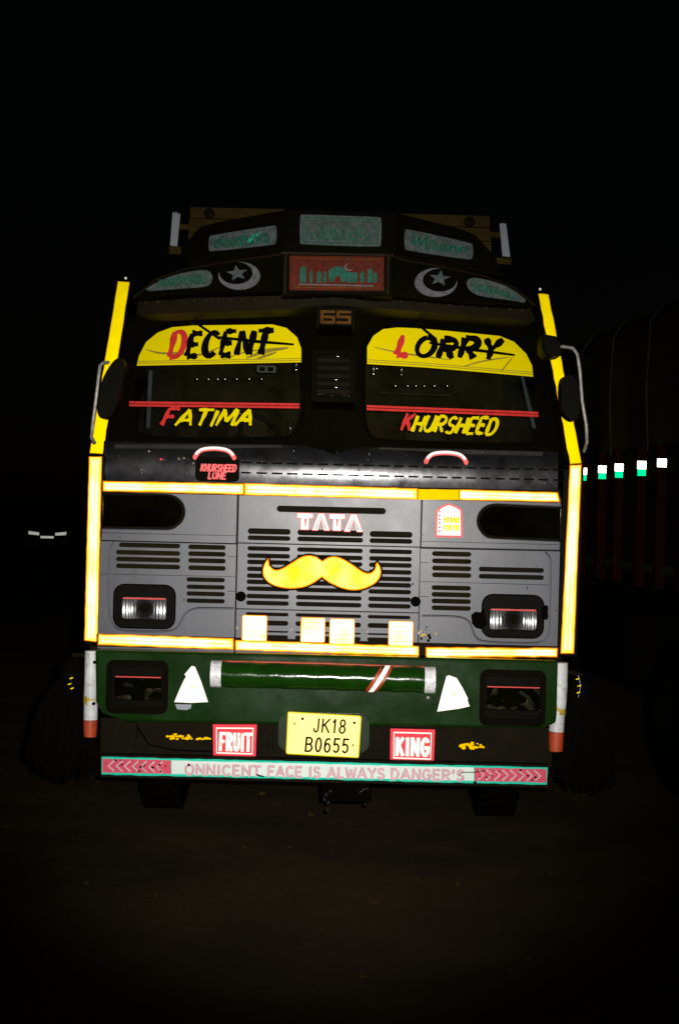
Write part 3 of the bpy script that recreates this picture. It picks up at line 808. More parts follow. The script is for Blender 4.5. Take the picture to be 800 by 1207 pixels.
p = plaque([(353.5, 253), (357, 252.5), (446, 255.5), (449.5, 257), (449.2, 289), (446, 291), (356, 288), (353, 286)], VUC, ut['c'], 'plaque')
mb = MB()
mb.ribbon(rr(401.3, 271.7, 88, 29, 4), 1.2, VUC, .0093, closed=True)
mb.ribbon(rr(401.3, 271.7, 79, 22, 4), 1.0, VUC, .0094, closed=True)
squiggles(mb, (366, 281, 437), VUC, .0096, 9, 10, ROLL, 31, 1.6)
squiggles(mb, (372, 273, 432), VUC, .0110, 8, 8, ROLL, 37, 1.3)
mb.build('pen_stroke', 'teal', p)

# ---- load body behind the cab: ochre headboard with marker strips
HY = 1.95
PH = vmap(HY)
def hb(name, poly, mat='board', parent=None, **k):
    return B_(MB().plate(poly, PH, 0, .05), name, mat, parent, **k)
for poly in ([(224, 244), (336, 246.5), (336, 259), (224, 257)], [(223, 258), (336, 260), (336, 275), (222, 273)], [(222, 274), (336, 276), (336, 330), (220, 330)],
             [(466, 251.5), (577, 254.5), (577.6, 268), (466, 265)], [(466, 266), (577.6, 269), (578.5, 284), (466, 281)], [(466, 282), (578.5, 285), (580, 340), (466, 335)]):
    hb('headboard_plank', poly, bevel=.004)
for poly in ([(211, 264), (224, 264.5), (224, 270.5), (211, 270)], [(199.5, 290), (214, 291), (214, 299.5), (199, 299)], [(577, 273), (590, 274), (590, 279.5), (577, 279)], [(584.5, 303), (602.5, 305), (602.5, 312), (584.5, 310.5)]):
    hb('marker_bracket', poly, bevel=.004)
for poly in ([(203.5, 250), (212.5, 252), (208.8, 290), (200.5, 289)], [(588.5, 263), (596.2, 263.5), (601, 302.5), (592, 301.5)]):
    st = B_(MB().plate(poly, vmap(HY - .03), 0, .03), 'marker_strip', 'strip', bevel=.003)
    mb = MB(); x, y = poly[0]; mb.lathe(W(x + 5, y - 1, HY - .03), (0, -1, 0), [(0, .012), (.01, .012), (.02, 0)], 10); mb.build('marker_bolt', 'chrome', st, smooth=60)
for x, y in ((247, 252), (553, 262)):
    mb = MB(); mb.lathe(PH(x, y, 0), (0, -1, 0), [(0, .035), (.02, .035), (.03, .02), (.03, 0)], 12); B_(mb, 'horn_mount', 'dirtyblack', smooth=50)
mb = MB()
mb.box((-1.1, 2.02, 1.05), (1.06, 7.2, 1.2)); B_(mb, 'load_floor', 'board')
for s, x in ((-1, -1.12), (1, 1.08)):
    for k in range(5):
        mb = MB(); mb.box((x - .02, 2.02, 1.22 + k * .36), (x + .02, 7.2, 1.56 + k * .36)); B_(mb, 'side_board', 'nbplank', bevel=.004)
for k in range(5):
    mb = MB(); mb.box((-1.09, 7.22, 1.22 + k * .36), (1.05, 7.26, 1.56 + k * .36)); B_(mb, 'tail_board', 'nbplank', bevel=.004)
mb = MB(); mb.box((-.46, .3, .62), (-.36, 7.1, .88)); mb.box((.32, .3, .62), (.42, 7.1, .88))
for y in (1.0, 2.4, 4.2, 6.5): mb.box((-.36, y, .66), (.32, y + .08, .84))
B_(mb, 'chassis_frame', 'dirtyblack', bevel=.004)

# ---- wheels
def wheel(cx, cy, r=.48, w=.27, out=1):
    mb = MB(); ax = (out, 0, 0)
    mb.lathe((cx, cy, r - .03), ax, [(-w / 2, r * .58), (-w / 2, r * .80), (-w / 2 + .02, r * .93), (-w / 2 + .05, r), (w / 2 - .05, r), (w / 2 - .02, r * .93), (w / 2, r * .80), (w / 2, r * .58), (-w / 2, r * .58)], 40)
    t = B_(mb, 'wheel', 'rubber', smooth=40)
    for k in range(40):
        a = 2 * math.pi * k / 40
        if False: pass
    mb = MB(); mb.lathe((cx, cy, r - .03), ax, [(-.06, 0), (-.06, r * .585), (.08, r * .585), (.03, r * .45), (.03, r * .3), (.11, r * .2), (.11, 0)], 28)
    mb.build('rim', 'dirtyblack', t, smooth=40)
    mb = MB()
    for k in range(36):
        a = 2 * math.pi * k / 36
        c = Vector((cx, cy + math.cos(a) * (r + .003), r - .03 + math.sin(a) * (r + .003)))
        e = Vector((0, -math.sin(a), math.cos(a)))
        mb.tube([c + Vector((-w * .4, 0, 0)) + e * .02, c + e * -.02, c + Vector((w * .4, 0, 0)) + e * .02], .012, 4)
    mb.build('tread', 'rubber', t)
for s in (-1, 1):
    wheel(s * .98 - .02, 1.35, out=s)
    wheel(s * .98 - .02, 5.2, out=s); wheel(s * .66 - .02, 5.2, out=s)
mb = MB(); mb.tube([(-.9, 1.35, .46), (-.5, 1.35, .42), (.5, 1.35, .42), (.88, 1.35, .46)], .055, 10); B_(mb, 'front_axle', 'dirtyblack', smooth=50)
mb = MB(); mb.tube([(-.9, 5.2, .46), (.88, 5.2, .46)], .07, 10); mb.lathe((-.25, 5.2, .46), (1, 0, 0), [(0, .08), (.1, .2), (.3, .2), (.4, .08)], 18); B_(mb, 'rear_axle', 'dirtyblack', smooth=50)
# tow hook and oily fittings under the bar
mb = MB(); cx = W(408, 940, .25)
mb.box((cx.x - .13, .22, cx.z - .02), (cx.x + .13, .42, cx.z + .14)); hk = B_(mb, 'tow_block', 'rubber', bevel=.01)
for x, y in ((384, 936), (390, 932), (382, 942), (387, 946), (428, 930), (433, 929), (431, 948), (424, 934), (386, 955)):
    mb = MB(); mb.lathe(W(x, y, .20), (0, -1, .1), [(0, .011), (.01, .011), (.016, .006), (.018, 0)], 8); mb.build('bolt_head', 'chrome', hk, smooth=60)

# ---- cowl under the screens: glossy dark sheet with two rows of louvres
mb = MB(); prof = [(526, .075), (531, .045), (537, .02), (544, .004), (552, -.003), (560, -.003), (566, -.001), (572, .004)]
xs = [123 + k * 17.8 for k in range(31)]
vs, fs = [], []
for y, Y in prof:
    for x in xs:
        bow = .09 * ((x - 405) / 280) ** 2
        yy = y + (x - 388) * sr_
        vs.append(W(x, yy, Y + bow))
k = len(xs)
for j in range(len(prof) - 1):
    for i in range(k - 1): fs.append((j * k + i, j * k + i + 1, (j + 1) * k + i + 1, (j + 1) * k + i))
mb.add(vs, fs); cowl = B_(mb, 'cowl_panel', 'cowl', smooth=120)
for row, (dy, YY) in enumerate(((547.5, -.0015), (559.5, -.005))):
    x = 284
    while x < 655:
        ln = 13 if x < 450 else 12
        if not (228 < x < 283):
            bow = .09 * ((x - 405) / 280) ** 2
            y = dy + (x - 388) * sr_
            mb = MB().plate(rr(x + ln / 2, y + ln / 2 * sr_, ln, 2.1, 1.0, 3), vmap(YY + bow), .001, .004)
            mb.build('louvre_slot', 'vblack', cowl)
        x += ln + 5
mb = MB(); mb.plate([(135, 523), (333, 524), (335, 530), (135, 529)], vmap(.065), 0, .05); B_(mb, 'scuttle_rail', 'slate', bevel=.006)
mb = MB(); mb.plate([(446, 527), (640, 532), (640, 538), (446, 533)], vmap(.065), 0, .05); B_(mb, 'scuttle_rail', 'slate', bevel=.006)

# grab handles wrapped in pale tape
for (x0, x1, y) in ((230, 276, 536), (502, 549, 541)):
    mid = (x0 + x1) / 2
    pts = [(x0, y + 3), (x0 + 3, y - 2), (x0 + 9, y - 6), (mid, y - 7.5), (x1 - 9, y - 6), (x1 - 3, y - 2), (x1, y + 3)]
    pts = chaikin(pts, 2, False)
    P = [W(a, b + (a - mid) * sr_, -.055 + .0) for a, b in pts]
    P = [W(x0, y + 3.5, .01)] + P + [W(x1, y + 3.5 + 1, .01)]
    mb = MB(); mb.tube(P, .0115, 10); h = B_(mb, 'grab_handle', 'rpink', smooth=60)
    mb = MB(); mb.tube([q + Vector((0, -.0068, .003)) for q in P[4:-4]], .0075, 8); mb.build('handle_tape', 'rwhite', h, smooth=60)
rnd = random.Random(12)
for k in range(16):  # small chrome specks added for sparkle on the cowl
    x, y = rnd.uniform(135, 650), rnd.uniform(529, 566)
    if 225 < x < 285: continue
    bow = .09 * ((x - 405) / 280) ** 2
    mb = MB(); mb.lathe(W(x, y + (x - 388) * sr_, bow - .004), (0, -1, .1), [(0, .0045), (.004, .0045), (.007, .002), (.0075, 0)], 7); mb.build('cowl_glint', 'chrome', cowl, smooth=60)
# name box with reflective letters
mb = MB(); mb.plate(rr(256, 553, 51, 29, 6), vmap(-.035), 0, .05); nbx = B_(mb, 'name_box', 'vblack', bevel=.006)
mb = MB(); lettering(mb, 'KHURSHEED', 236.5, 554.8, 41, 7.5, 1.9, vmap(-.035), .0012, ROLL, .18, 0, .3); mb.build('lettering', 'rpink', nbx)
mb = MB(); lettering(mb, 'LONE', 245.5, 564, 20, 7.5, 2.0, vmap(-.035), .0012, ROLL, .12, 0, .3)
mb.build('lettering', 'rpink', nbx)
for x, y in ((190, 541.5), (176, 532), (211, 541), (217, 540), (228, 546)):
    mb = MB(); mb.lathe(W(x, y, .01), (0, -1, .1), [(0, .006), (.006, .006), (.010, 0)], 8); B_(mb, 'screw_head', 'rred' if x == 190 else 'steel', smooth=60)

# ---- grey front: backing, three panels, real slots
mb = MB().plate([(112, 566), (668, 578), (662, 778), (106, 768)], vmap(.14), 0, .02); back = B_(mb, 'radiator_backing', 'dirtyblack')
for k in range(16):
    b = -60 + k * 9.6
    a0, a1 = tp(-104, b), tp(102, b)
    mb = MB(); mb.plate([(a0[0], a0[1]), (a1[0], a1[1]), (a1[0], a1[1] + 2.4), (a0[0], a0[1] + 2.4)], vmap(.10), 0, .01); mb.build('radiator_fin', 'dirtyblack', back)

COLS = ((-72, 50), (0, 77), (71.5, 50))
ROWS_T = ((-51.8, 6.6), (-44, 5.2)); ROWS_M = [(b, 5.0) for b in (-31.5, -23, -15.5, -7.3, .7, 7.9, 15.9, 24.7, 32.7)]; ROWS_B = ((45.7, 4.0), (56, 5.6), (65.5, 3.2), (72.5, 4.6))
def slots(rows): return [rr(*tp(a, b), w, h, h / 2, 4) for b, h in rows for a, w in COLS]
def quad(a0, b0, a1, b1): return [tp(a0, b0), tp(a1, b0), tp(a1, b1), tp(a0, b1)]
top = MB().plate(quad(-108.5, -100, 106, -38), P0, .004, .022, slots(ROWS_T) + [rr(*tp(0.5, -79), 128, 7.2, 3.6, 4)])
B_(top, 'grille_panel', 'grey', bevel=.0045, label='upper grey grille panel carrying the maker letters')
B_(MB().plate(quad(-108.5, -37, 106, 39.6), P0, .004, .022, slots(ROWS_M)), 'grille_panel', 'grey', bevel=.0045, label='middle grey grille panel of nine slot rows behind the moustache')
B_(MB().plate(quad(-108.5, 40.6, 106, 94), P0, .004, .022, slots(ROWS_B)), 'grille_panel', 'grey', bevel=.0045, label='lowest grey grille panel behind the four square reflectors')
for x, y in ((284, 703), (489.5, 709)):
    mb = MB(); mb.lathe(P0(x, y, .004), (0, -1, 0), [(0, .026), (.006, .026), (.010, .02), (.010, 0)], 18); B_(mb, 'rubber_plug', 'rubber', smooth=40)

def slot_px(x0, x1, ymid, h=5.4):
    return rr((x0 + x1) / 2, ymid, x1 - x0, h, h / 2, 4)
# left wing panel
outL = [(120.5, 623), (198, 624.5)] + [(198 + 20 * math.sin(R(a)), 603.5 + 20.5 * math.cos(R(a))) for a in range(15, 180, 15)] + [(198, 582.5), (121.5, 580), (121.5, 573), (280.5, 576), (278.8, 640.5), (119, 636.6)]
B_(MB().plate(outL, P0, .004, .022), 'corner_panel', 'grey', bevel=.0045, label='upper left grey corner panel round the indicator')
lowL = [(118.8, 637.8), (278.7, 641.7), (275.8, 770), (115, 764)]
hl = [slot_px(140.5 if k == 0 else 137, 212.4, y) for k, y in enumerate((642.9, 651.6, 659.6, 667.7))] + [slot_px(222, 266, y) for y in (645, 653, 661, 669.6)] + [slot_px(220, 265, y, 5.0) for y in (683.4, 692, 700, 708.3)]
headL = rr(170.3, 715, 74, 53, 13)
B_(MB().plate(lowL, P0, .004, .022, hl + [headL]), 'corner_panel', 'grey', bevel=.0045, label='lower left grey corner panel with slots round the headlamp')
# right wing panel
outR = [(661, 597.5), (582, 593.8)] + [(582 - 20 * math.sin(R(a)), 614.5 - 20.5 * math.cos(R(a))) for a in range(15, 180, 15)] + [(582, 635), (660, 638.5), (659.6, 648.8), (495.4, 645.4), (497.3, 582), (661, 586)]
B_(MB().plate(outR, P0, .004, .022), 'corner_panel', 'grey', bevel=.0045, label='upper right grey corner panel with the house shaped sticker')
lowR = [(495.3, 646.6), (659.5, 650), (656, 775), (493, 771)]
hr = [slot_px(509, 555, y) for y in (653, 661.5, 670, 678)] + [slot_px(508.5, 554.5, y) for y in (693, 701, 708.7, 716.8)] + [slot_px(564, 640.5, y) for y in (671.6, 680)]
headR = rr(604, 726.5, 74, 52, 13)
B_(MB().plate(lowR, P0, .004, .022, hr + [headR]), 'corner_panel', 'grey', bevel=.0045, label='lower right grey corner panel with slots round the headlamp')
# pale backing sheet seen through the side slots
mb = MB().plate([(132, 642), (272, 645), (271, 672), (132, 670)], vmap(.045), 0, .003); B_(mb, 'slot_baffle', 'cloth')
mb = MB().plate([(240, 680), (258, 680), (257, 712), (240, 712)], vmap(.045), 0, .003); B_(mb, 'slot_baffle', 'cloth')
mb = MB().plate([(505, 649), (560, 650), (560, 722), (505, 722)], vmap(.04), 0, .003); B_(mb, 'slot_baffle', 'cloth')
# pressed beads in the sheet metal
beadL = [(275.5, 717.5), (240, 716.8), (228, 717.5), (219, 722), (214, 731), (209.5, 740), (199, 745), (150, 744.5), (138, 742), (131, 735), (128, 720), (128.6, 660), (129.5, 646), (134, 638.8)]
beadR = [(497, 726), (530, 726.4), (545, 728), (553, 733), (556, 742), (560, 752), (568, 757), (620, 758.6), (636, 758), (645, 752), (647.5, 740), (648.8, 670), (648, 657), (642, 651.2)]
for bd in (beadL, beadR):
    mb = MB(); pts = chaikin(bd, 2, False)
    mb.tube([P0(x, y, .0035) for x, y in pts], .0042, 8); B_(mb, 'pressed_bead', 'grey', smooth=60)
    mb = MB(); mb.ribbon([(x + .5, y - 1.1) for x, y in pts], .8, P0, .0046); B_(mb, 'bead_line', 'dirtyblack')  # second mesh is a thin dark line along the bead
mb = MB()
for i, (a, b) in enumerate((((119, 676.5), (277, 679.8)), ((121, 628), (279, 631.5)), ((496, 638), (658, 642)), ((495, 685.5), (646, 689.5)), ((495, 663), (506, 663.2)), ((495, 703), (505, 703.4)), ((268, 656), (278, 656.3)), ((268, 697), (277, 697.4)))):
    mb = MB(); mb.ribbon([a, ((a[0] + b[0]) / 2, (a[1] + b[1]) / 2), b], .55, P0, .0046); B_(mb, 'dark_line', 'dirtyblack')  # thin dark lines across the grey panels
# scuffs and chips around the right catch
mb = MB()
rnd = random.Random(5)
for i in range(26):
    x, y, r = 501 + rnd.gauss(0, 5), 752 + rnd.gauss(0, 7), rnd.uniform(.5, 2.2)
    if x > 494.5: mb.plate([(x + r * rnd.uniform(.6, 1.2) * math.cos(t), y + r * rnd.uniform(.6, 1.4) * math.sin(t)) for t in [k * math.pi / 4 for k in range(8)]], P0, .0055 + i * .0001, .001, mi=0 if rnd.random() < .7 else 1)
B_(mb, 'chipped_paint', ['vblack', 'ochre'])
mb = MB()
for i in range(110):
    x, y, r = rnd.uniform(122, 655), rnd.uniform(630, 748), .25 + .9 * rnd.random() ** 4
    mb.plate(disc(x, y, r, r * rnd.uniform(.7, 1.3), 6), P0, .0046 + i * .00002, .0005)
B_(mb, 'paint_chip', 'dirtyblack', kind='stuff')

# ---- headlamps and indicator lamps
def headlamp(cx, cy, w, h, lx, ly, lw, lh, Y, name='headlamp', strength='reflector', cover='lens', redline=True, dark=False):
    pm = vmap(Y)
    hsg = B_(MB().plate(rr(cx, cy, w, h, 12), pm, .006, .09, [rr(lx, ly, lw, lh, 4)]), name, 'black', bevel=.006)
    # reflector bowl with vertical flutes
    n, m_ = 56, 12
    vs, fs = [], []
    mb = MB()
    for j in range(m_ + 1):
        for i in range(n + 1):
            u, v = i / n * 2 - 1, j / m_ * 2 - 1
            dep = .014 + .045 * math.exp(-(u * u * 9 + v * v * 1.2)) + .010 * (1 - v * v)
            dep += .0022 * math.sin(u * 42) * (1 if abs(u) > .35 else .2)
            a, b = u * lw / 2, v * lh / 2
            x, y = lx + a * cr_ - b * sr_, ly + a * sr_ + b * cr_
            vs.append(W(x, y, Y + dep))
    for j in range(m_):
        for i in range(n): fs.append((j * (n + 1) + i, j * (n + 1) + i + 1, (j + 1) * (n + 1) + i + 1, (j + 1) * (n + 1) + i))
    mb.add(vs, fs); mb.build('reflector', strength, hsg, smooth=80)
    mb = MB(); c = W(lx, ly, Y + .05); mb.lathe(c, (0, -1, 0), [(-.01, .028), (.012, .026), (.03, .016), (.038, .008), (.04, 0)], 16); mb.build('bulb_shield', 'dirtyblack', hsg, smooth=50)
    mb = MB().plate(rr(lx, ly, lw, lh, 4), pm, -.004, .004); mb.build('lens', cover, hsg)
    if redline:
        y0 = ly - lh / 2 + 1.5
        mb = MB().plate(rr(lx + lh / 2 * sr_, y0, lw * .96, 1.7, .8, 3), pm, .0005, .002); mb.build('red_strip', 'vred', hsg)
    return hsg
headlamp(170.3, 715, 72, 51, 170, 717, 53, 26, .004)
h2 = headlamp(604, 726.5, 72, 50, 604.5, 730, 56, 25, .004)
mb = MB().plate([(556, 735), (555, 725), (560, 721), (566, 722), (570, 716), (573, 735), (568, 742), (560, 740)], P0, .012, .01); mb.build('grommet', 'rubber', h2)
mb = MB().plate(rr(642, 722, 7, 17, 2), P0, .012, .01); mb.build('grommet', 'rubber', h2)
for s, poly in ((-1, [(120, 582)] + [(198, 583)] + [(198 + 18.5 * math.sin(R(a)), 603.2 - 19 * math.cos(R(a))) for a in range(15, 180, 15)] + [(198, 623), (120, 622)]),
                (1, [(662, 598), (582, 595.2)] + [(582 - 18.5 * math.sin(R(a)), 614.6 - 19 * math.cos(R(a))) for a in range(15, 180, 15)] + [(582, 634), (661, 637)])):
    lamp = B_(MB().plate(poly, vmap(.05), 0, .03), 'indicator_lamp', 'dirtyblack')
    mb = MB().plate(offset_poly(poly, -1.5), P0, -.012, .004); mb.build('lens', 'dlens', lamp)
    cx = 180 if s < 0 else 604
    mb = MB(); cy = 603 if s < 0 else 616
    for q in range(4):
        x = cx + rnd.uniform(-22, 24) * (1 if s < 0 else .7); y = cy + rnd.uniform(-9, 9)
        mb.ribbon([(x, y), (x + rnd.uniform(3, 8), y + rnd.uniform(-2, 2)), (x + rnd.uniform(8, 12), y + rnd.uniform(-4, 2))], .8, vmap(.046), .0005 + q * .0002)
    mb.build('lamp_stroke', 'nbrail', lamp)  # random flat strokes behind the indicator lens
    mb = MB(); c = W(cx + 12, cy + 3, .045); mb.lathe(c, (0, -1, 0), [(0, .03), (.01, .03), (.02, .015), (.03, 0)], 14); mb.build('bulb', 'gloss', lamp, smooth=50)

# ---- corner posts carrying the upright tapes
for poly, Y in (([(97, 760), (106, 536), (124, 537), (120, 762)], .05), ([(655, 774), (664, 552), (688, 549), (679, 776)], .05)):
    B_(MB().plate(poly, vmap(Y), 0, .10), 'corner_post', 'black', bevel=.01)
for poly, pm in (([(104, 537), (136, 331), (155, 332), (125, 538)], PWL), ([(632, 345), (648, 345), (688, 550), (666, 552)], PWR)):
    B_(MB().plate(poly, pm, .02, .08), 'windscreen_pillar', 'black', bevel=.01)

def ragged(p, q, n, amp, rnd):
    return [(p[0] + (q[0] - p[0]) * i / n + (rnd.uniform(-amp, amp) if 0 < i < n else 0), p[1] + (q[1] - p[1]) * i / n + (rnd.uniform(-amp, amp) if 0 < i < n else 0)) for i in range(n)]
def tape(quad_, pm, off, core='tape', edge='tape_halo', inset=1.3, amp=.25, seed=1, label=None, pale=None):
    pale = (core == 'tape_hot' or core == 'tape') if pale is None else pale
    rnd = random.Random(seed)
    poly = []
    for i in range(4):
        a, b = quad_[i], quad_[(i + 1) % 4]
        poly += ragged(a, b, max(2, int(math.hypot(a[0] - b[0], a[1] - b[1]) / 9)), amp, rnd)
    t = B_(MB().plate(poly, pm, off, .0012), 'reflective_tape', edge, label=label)  # outer plate; in orange it is a painted glow rim
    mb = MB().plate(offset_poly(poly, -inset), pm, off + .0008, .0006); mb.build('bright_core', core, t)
    if pale:
        # pale rows paint the overexposed middle of the tape
        q = quad_; lng = math.hypot(q[1][0] - q[0][0], q[1][1] - q[0][1]) > math.hypot(q[2][0] - q[1][0], q[2][1] - q[1][1])
        A, Bq, Cq, Dq = (q[0], q[1], q[2], q[3]) if lng else (q[1], q[2], q[3], q[0])
        for f0, f1 in ((.24, .46), (.54, .78)):
            L_ = lambda a, b, f: (a[0] + (b[0] - a[0]) * f, a[1] + (b[1] - a[1]) * f)
            p1, p2, p3, p4 = L_(A, Dq, f0), L_(Bq, Cq, f0), L_(Bq, Cq, f1), L_(A, Dq, f1)
            e = .02
            p1, p2, p3, p4 = L_(p1, p2, e), L_(p2, p1, e), L_(p3, p4, e), L_(p4, p3, e)
            mb = MB().plate(ragged(p1, p2, 24, .3, rnd) + ragged(p2, p3, 2, 0, rnd) + ragged(p3, p4, 24, .3, rnd) + ragged(p4, p1, 2, 0, rnd), pm, off + .0014, .0004); mb.build('overexposed_row', 'tape_pale', t)
    return t
# upright tapes
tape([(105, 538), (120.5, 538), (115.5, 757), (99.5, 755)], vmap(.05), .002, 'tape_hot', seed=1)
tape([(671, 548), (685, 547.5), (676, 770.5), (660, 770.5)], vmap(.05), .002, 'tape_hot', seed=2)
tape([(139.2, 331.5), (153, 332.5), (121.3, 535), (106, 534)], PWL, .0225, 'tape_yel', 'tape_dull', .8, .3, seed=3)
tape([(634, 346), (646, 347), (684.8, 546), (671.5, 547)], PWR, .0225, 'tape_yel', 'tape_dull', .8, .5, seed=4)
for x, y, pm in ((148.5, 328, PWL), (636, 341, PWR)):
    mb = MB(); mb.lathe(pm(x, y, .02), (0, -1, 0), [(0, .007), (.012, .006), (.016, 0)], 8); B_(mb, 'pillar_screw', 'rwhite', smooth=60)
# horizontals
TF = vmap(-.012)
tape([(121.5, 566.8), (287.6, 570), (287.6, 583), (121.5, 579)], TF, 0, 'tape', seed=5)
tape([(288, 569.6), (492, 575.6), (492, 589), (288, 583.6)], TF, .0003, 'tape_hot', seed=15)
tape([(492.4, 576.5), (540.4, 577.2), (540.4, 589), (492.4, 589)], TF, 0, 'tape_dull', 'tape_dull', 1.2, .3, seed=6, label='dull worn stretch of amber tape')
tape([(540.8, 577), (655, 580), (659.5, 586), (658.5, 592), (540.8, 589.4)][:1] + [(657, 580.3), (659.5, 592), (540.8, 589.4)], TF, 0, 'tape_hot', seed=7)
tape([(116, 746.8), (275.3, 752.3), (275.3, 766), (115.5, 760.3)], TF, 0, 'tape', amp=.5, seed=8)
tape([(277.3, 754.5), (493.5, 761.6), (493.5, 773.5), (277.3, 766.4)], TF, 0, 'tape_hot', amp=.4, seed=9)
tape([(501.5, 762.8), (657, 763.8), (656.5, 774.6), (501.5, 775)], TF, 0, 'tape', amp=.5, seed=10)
mb = MB().tube([W(123, 581.4, .012), W(657, 594.5, .012)], .006, 6); B_(mb, 'tape_rail', 'dirtyblack')
# carrier strips behind the horizontal tapes so that they bridge the cowl edge
B_(MB().plate([(120, 566), (660, 578.5), (660, 592.8), (120, 580)], TF, -.0015, .012), 'tape_carrier', 'dirtyblack')
B_(MB().plate([(114, 747), (658, 762), (658, 775.5), (114, 762)], TF, -.0015, .010), 'tape_carrier', 'dirtyblack')

# four square reflectors on a thin bar across the lower grille
mb = MB().plate([(280, 739), (490, 744), (490, 747.5), (280, 742.5)], P0, .008, .004); B_(mb, 'reflector_bar', 'grey')
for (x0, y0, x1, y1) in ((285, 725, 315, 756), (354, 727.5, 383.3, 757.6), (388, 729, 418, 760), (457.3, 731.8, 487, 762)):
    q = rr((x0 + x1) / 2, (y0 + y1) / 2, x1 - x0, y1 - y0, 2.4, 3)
    t = B_(MB().plate(q, P0, .0125, .003), 'square_reflector', 'tape_halo', bevel=.0008)  # orange rim is painted glow round the square
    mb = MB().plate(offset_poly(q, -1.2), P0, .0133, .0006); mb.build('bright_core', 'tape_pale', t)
    mb = MB()
    for k in range(4):
        y = y0 + (k + 1) * (y1 - y0) / 5; mb.ribbon([(x0 + 3, y), ((x0 + x1) / 2, y + .3), (x1 - 3, y + .6)], .5, P0, .0138)
    mb.build('emboss_line', 'tape_hot', t)
for x, y in ((280, 740), (344, 742), (432, 745), (494, 746)):
    mb = MB(); mb.lathe(P0(x, y, .006), (0, -1, 0), [(0, .011), (.006, .011), (.01, .005), (.01, 0)], 8); B_(mb, 'screw_head', 'steel', smooth=50)

# ---- maker letters
def letter_T(x, y, w, h, bar, stem):
    P_ = [(0, 0), (w, 0), (w, bar), (w / 2 + stem / 2, bar), (w / 2 + stem / 2, h), (w / 2 - stem / 2, h), (w / 2 - stem / 2, bar), (0, bar)]
    return [(x + a * cr_ - b * sr_, y + a * sr_ + b * cr_) for a, b in P_]
def letter_A(x, y, w, h, lw):
    P_ = [(w / 2 - lw * .55, 0), (w / 2 + lw * .55, 0), (w, h), (w - lw, h), (w / 2, lw * 1.0), (lw, h), (0, h)]
    return [(x + a * cr_ - b * sr_, y + a * sr_ + b * cr_) for a, b in P_]
for poly in (letter_T(350.3, 605, 18.4, 18.8, 5.2, 9.2), letter_A(368.6, 605.2, 20, 19.4, 6.0), letter_T(388.2, 606, 18.2, 19, 5.2, 9.2), letter_A(406.4, 606.2, 21, 20, 6.0)):
    lt_ = B_(MB().plate(offset_poly(poly, .9), P0, .011, .008), 'maker_letter', 'rpink', bevel=.001)
    mb = MB().plate(poly, P0, .0122, .001); mb.build('letter_face', 'rwhite', lt_)
for x in (360, 397.3):
    mb = MB(); mb.plate([(x - 1.3, 611.5), (x + 1.3, 611.5), (x + .5, 621), (x - .5, 621)], P0, .0136, .001); B_(mb, 'letter_inlay', 'vred')
for x, y in ((378.3, 605.5), (416.6, 606.5)):
    mb = MB(); mb.ribbon([(x - 6.2, y + 18), (x - .2, y + 3), (x + 5.9, y + 18.2)], 1.0, P0, .0134); B_(mb, 'letter_inlay', 'vblack')

# ---- moustache
left_m = [(316.4, 657.5), (311.5, 664), (309, 672.8), (310.6, 681), (318, 688.5), (329.6, 692.7), (343, 694.3), (358, 692.7), (369.4, 687.7), (379.2, 680.5)]
right_b = [(388, 687), (401.5, 693.5), (416.4, 696.5), (429.7, 694.3), (443, 687.7), (448.8, 679.4), (449.2, 669.5), (444.6, 662.5)]
right_t = [(442.6, 664.5), (442, 671), (436, 676), (428, 674.4), (418, 667), (406.5, 659.5), (395.7, 655.4), (386.6, 656.5), (379.8, 661)]
left_t = [(372.7, 656), (364.4, 654), (354.5, 656), (343, 663.7), (331, 671), (323, 672), (317.5, 666)]
def halfsm(pts): return chaikin(pts, 2, False)
mous = halfsm(left_m) + halfsm(right_b)[0:] + halfsm(right_t) + halfsm(left_t)
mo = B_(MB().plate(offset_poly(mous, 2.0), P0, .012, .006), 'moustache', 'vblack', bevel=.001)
mb = MB().plate(mous, P0, .0132, .001); mb.build('moustache_halo', 'tape_halo', mo)  # orange rim is painted glow round the yellow
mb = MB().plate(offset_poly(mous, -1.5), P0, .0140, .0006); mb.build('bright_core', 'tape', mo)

# ---- house shaped sticker
hp = [(529, 593), (537, 596), (544.3, 600.5), (545, 633.6), (512.6, 633), (513.4, 601.4), (521, 596)]
hs = B_(MB().plate(hp, P0, .0055, .001), 'house_sticker', 'rpink')
mb = MB().plate(offset_poly(hp, -2.2), P0, .0063, .0006); mb.build('sticker_face', 'rwhite', hs)
mb = MB()
rnd = random.Random(8)
for r_, (yy, n) in enumerate(((609.5, 5), (618.5, 6))):
    for k in range(n):
        x = 522.5 + k * 19 / n
        mb.plate([(x, yy), (x + 15.5 / n, yy + .1), (x + 15.5 / n + rnd.uniform(-.8, .3), yy + 7.2), (x + rnd.uniform(-.2, .8), yy + 7.2)], P0, .0068 + k * .0001, .0005)
mb.build('yellow_print', 'tape_yel', hs)
mb = MB()
for r_ in range(6): mb.ribbon([(516.5, 603 + r_ * 4.6), (517.6, 603 + r_ * 4.6), (518.8, 603.1 + r_ * 4.6)], 2.2, P0, .0070)
mb.build('pink_print', 'rpink', hs)

